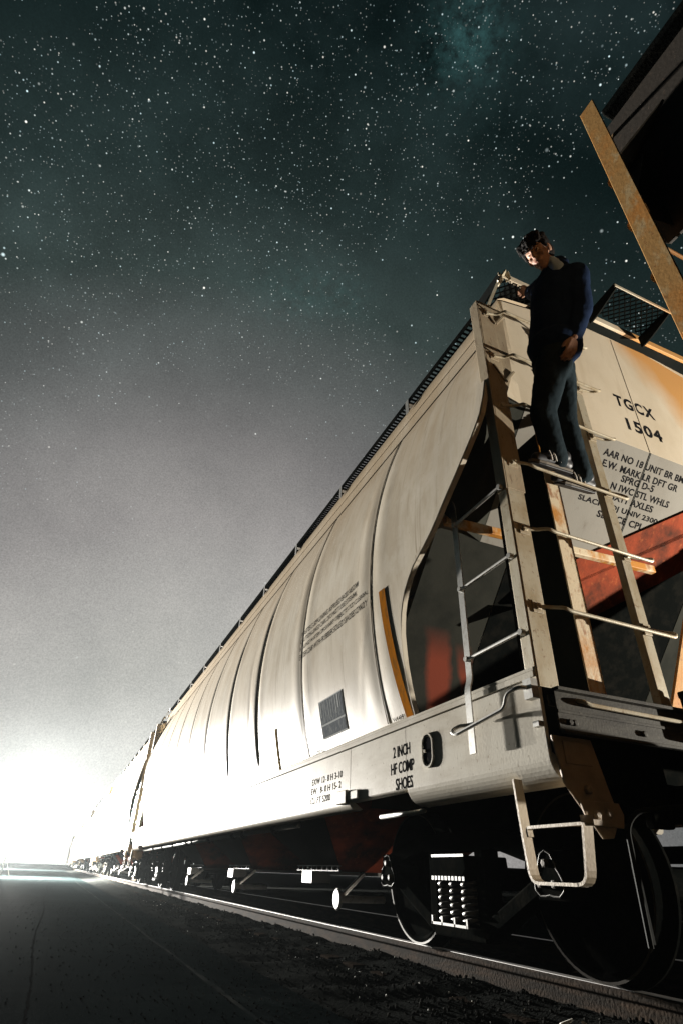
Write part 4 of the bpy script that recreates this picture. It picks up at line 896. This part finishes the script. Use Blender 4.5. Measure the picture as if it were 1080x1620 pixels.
# relaxed near hand: palm, four curled fingers, thumb
def hand(wr, d, palm_n, thumb_dir, curl, grip=False):
    d = d.normalized(); n = (palm_n - d * palm_n.dot(d)).normalized(); s_ = d.cross(n).normalized()
    if s_.dot(thumb_dir) < 0: s_ = -s_
    for k in range(4):
        off = s_ * (0.033 - 0.021 * k); ln = (0.040, 0.045, 0.042, 0.033)[k]
        caps(mb, [(wr + d * 0.02 + off * 0.6, 0.017), (wr + d * 0.085 + off, 0.0125)], 10)
        p = wr + d * 0.085 + off; a = curl * 0.6; pts = [(p, 0.0105)]
        for r_, f in ((0.0098, 1.0), (0.009, 0.72), (0.0078, 0.6)):
            dd = d * math.cos(a) + n * math.sin(a); p = p + dd * ln * f; pts.append((p, r_)); a += curl
        caps(mb, pts, 10)
    b = wr + d * 0.03 + s_ * 0.028
    caps(mb, [(b, 0.015), (b + d * 0.035 + s_ * 0.022 + n * 0.012, 0.0125), (b + d * 0.066 + s_ * 0.026 + n * 0.026, 0.010)], 10)
hand(wrN + (haN - wrN) * 0.2, haN - wrN, V3((-0.15, 1.0, 0)), V3((-1, 0, 0)), 0.5)
hand(wrF + (haF - wrF) * 0.2, haF - wrF, V3((-0.35, 0.85, 0.2)), V3((-1, 0, 0)), 0.95)
man = remesh(mb, 'person', 'skin', None, 0.0062, 2)
tag(man, 'young man in navy jacket and dark jeans standing on the end ladder', 'person')
mb = MB()     # jacket
caps(mb, [(V3((0.285, -0.345, 3.47)), 0.165), (V3((0.28, -0.42, 3.70)), 0.165), (chest, 0.172), (V3((0.25, -0.545, 4.0)), 0.12)])
ell(mb, V3((0.265, -0.375, 3.45)), (0.185, 0.175, 0.10))
caps(mb, [(shN * 0.6 + chest * 0.4, 0.13), (shN, 0.098), (elN, 0.080), (wrN + (elN - wrN) * 0.16, 0.060)]); caps(mb, [(shF * 0.6 + chest * 0.4, 0.12), (shF, 0.090), (elF, 0.070), (wrF + (elF - wrF) * 0.35, 0.052)])
caps(mb, [(neckb + V3((0.05, 0.0, 0.02)), 0.075), (neckb + V3((0.055, -0.01, 0.055)), 0.066)])
caps(mb, [(neckb + V3((0.06, -0.05, 0.02)), 0.035), (neckb + V3((0.085, 0.0, 0.05)), 0.035), (neckb + V3((0.05, 0.06, 0.03)), 0.035)])
remesh(mb, 'jacket', 'navy_jacket', man, 0.0095, 5, 0.024, 0.13)
mb = MB()     # pale shirt showing at the open front and the cuff
caps(mb, [(neckb + V3((-0.055, -0.045, -0.03)), 0.040), (neckb + V3((-0.035, -0.06, -0.10)), 0.042)])
remesh(mb, 'shirt', 'pale_blue_cloth', man, 0.008, 3, 0.012, 0.05)
mb = MB()
caps(mb, [(wrF + (elF - wrF) * 0.42, 0.050), (wrF + (elF - wrF) * 0.16, 0.046)])
remesh(mb, 'cuff', 'pale_blue_cloth', man, 0.008, 3, 0.012, 0.05)
mb = MB()     # jeans
caps(mb, [(pelvis + V3((0, 0, 0.03)), 0.135), (pelvis + V3((-0.01, 0.01, -0.06)), 0.135)])
for hp, kn, an in ((hipN, knN, anN), (hipF, knF, anF)):
    mid = kn + (an - kn) * 0.55
    caps(mb, [(hp, 0.112), (hp + (kn - hp) * 0.5, 0.100), (kn, 0.084), (mid, 0.076), (an + (kn - an) * 0.03, 0.074)])
remesh(mb, 'jeans', 'denim', man, 0.0095, 4, 0.020, 0.11)
for he, to_, an in ((heelN, toeN, anN), (heelF, toeF, anF)):
    d = (to_ - he); d.normalize(); mb = MB(); up = V3((0, -0.50, 0.866))
    caps(mb, [(he + up * 0.035 - d * 0.0, 0.042), (he + d * 0.09 + up * 0.048, 0.047), (he + d * 0.17 + up * 0.032, 0.042), (to_ - d * 0.02 + up * 0.022, 0.036)])
    caps(mb, [(he + d * 0.03 + up * 0.08, 0.045), (he + d * 0.09 + up * 0.055, 0.046)])
    sh = remesh(mb, 'shoe', 'shoe_black', man, 0.007, 3)
    mb = MB(); n = up.cross(d).normalized(); pts = []
    for (t, w) in ((-0.045, 0.02), (-0.03, 0.038), (0.05, 0.040), (0.12, 0.042), (0.19, 0.045), (0.24, 0.040), (0.285, 0.018)): pts.append((t, w))
    ring = [he + d * t + n * w for t, w in pts] + [he + d * t - n * w for t, w in pts[::-1]]
    mb.prism([p + up * -0.022 for p in ring], up * 0.012); mb.build('sole', 'shoe_black', sh, bevel=0.004)
    mb = MB(); mb.prism([p + up * -0.0098 for p in ring], up * 0.016); mb.build('midsole', 'shoe_sole', sh, bevel=0.004)
    mb = MB()
    for k in range(3):
        a = he + d * (0.085 + 0.035 * k); w = -n if n.y > 0 else n
        mb.tube([a + w * 0.049 + up * 0.022, a + d * 0.016 + w * 0.047 + up * 0.052, a + d * 0.026 + w * 0.030 + up * 0.080], 0.0055, 6)
    mb.build('shoe_stripe', 'shoe_stripe', sh)
mb = MB()     # hair: cap with a fringe and tufts
ell(mb, H(0, -0.030, 0.062), (0.092, 0.104, 0.092), HR); ell(mb, H(0, -0.070, 0.005), (0.084, 0.060, 0.085), HR)
q = random.Random(21)
for _ in range(46):
    a = q.uniform(0, 6.28); t = q.uniform(0.1, 1.25); v = V3((math.sin(t) * math.cos(a) * 0.092, math.sin(t) * math.sin(a) * 0.104 - 0.03, math.cos(t) * 0.092 + 0.062))
    caps(mb, [(H(*v), 0.020), (H(v.x * 1.06 + q.uniform(-0.010, 0.010), (v.y + 0.03) * 1.05 - 0.026, 0.062 + (v.z - 0.062) * 1.05 - 0.010), 0.009)], 8)
for k in range(9):
    x = -0.072 + 0.018 * k
    caps(mb, [(H(x, 0.045, 0.105), 0.024), (H(x * 1.08 + 0.006, 0.080 - abs(x) * 0.25, 0.060 + 0.01 * math.sin(k * 2.3)), 0.012)], 8)
for s_ in (-1, 1): caps(mb, [(H(0.074 * s_, 0.02, 0.06), 0.022), (H(0.078 * s_, 0.022, 0.0), 0.010)], 8)
remesh(mb, 'hair', 'hair', man, 0.006, 4, 0.010, 0.025)
for s_ in (-1, 1):
    mb = MB(); ell(mb, H(0.032 * s_, 0.0775, 0.004), (0.0125, 0.0095, 0.0065), HR); mb.build('eye', 'eye_white', man, smooth=True)
    mb = MB(); ell(mb, H(0.034 * s_, 0.0845, 0.003), (0.0055, 0.004, 0.0055), HR); mb.build('iris', 'eye_dark', man, smooth=True)
    mb = MB(); caps(mb, [(H(0.016 * s_, 0.0985, 0.027), 0.005), (H(0.036 * s_, 0.0955, 0.034), 0.006), (H(0.054 * s_, 0.082, 0.028), 0.004)], 8); mb.build('eyebrow', 'hair', man, smooth=True)
mb = MB(); ell(mb, H(0, 0.0905, -0.066), (0.023, 0.006, 0.0065), HR); mb.build('mouth', 'lip', man, smooth=True)

# ------------------------------------------------------------------ night haze
hm = bpy.data.materials.new('haze'); hm.use_nodes = True; t_ = hm.node_tree; t_.nodes.clear()
pv = t_.nodes.new('ShaderNodeVolumePrincipled'); pv.inputs['Color'].default_value = (0.88, 0.98, 1.0, 1); pv.inputs['Density'].default_value = 0.00013; pv.inputs['Anisotropy'].default_value = 0.62
ho_ = t_.nodes.new('ShaderNodeOutputMaterial'); t_.links.new(pv.outputs[0], ho_.inputs['Volume']); M['haze'] = hm
mb = MB(); mb.box(-640, 640, -320, 1520, -1.4, 6.5); tag(mb.build('haze', 'haze'), 'thin night haze glowing round the floodlight', 'haze', kind='stuff')
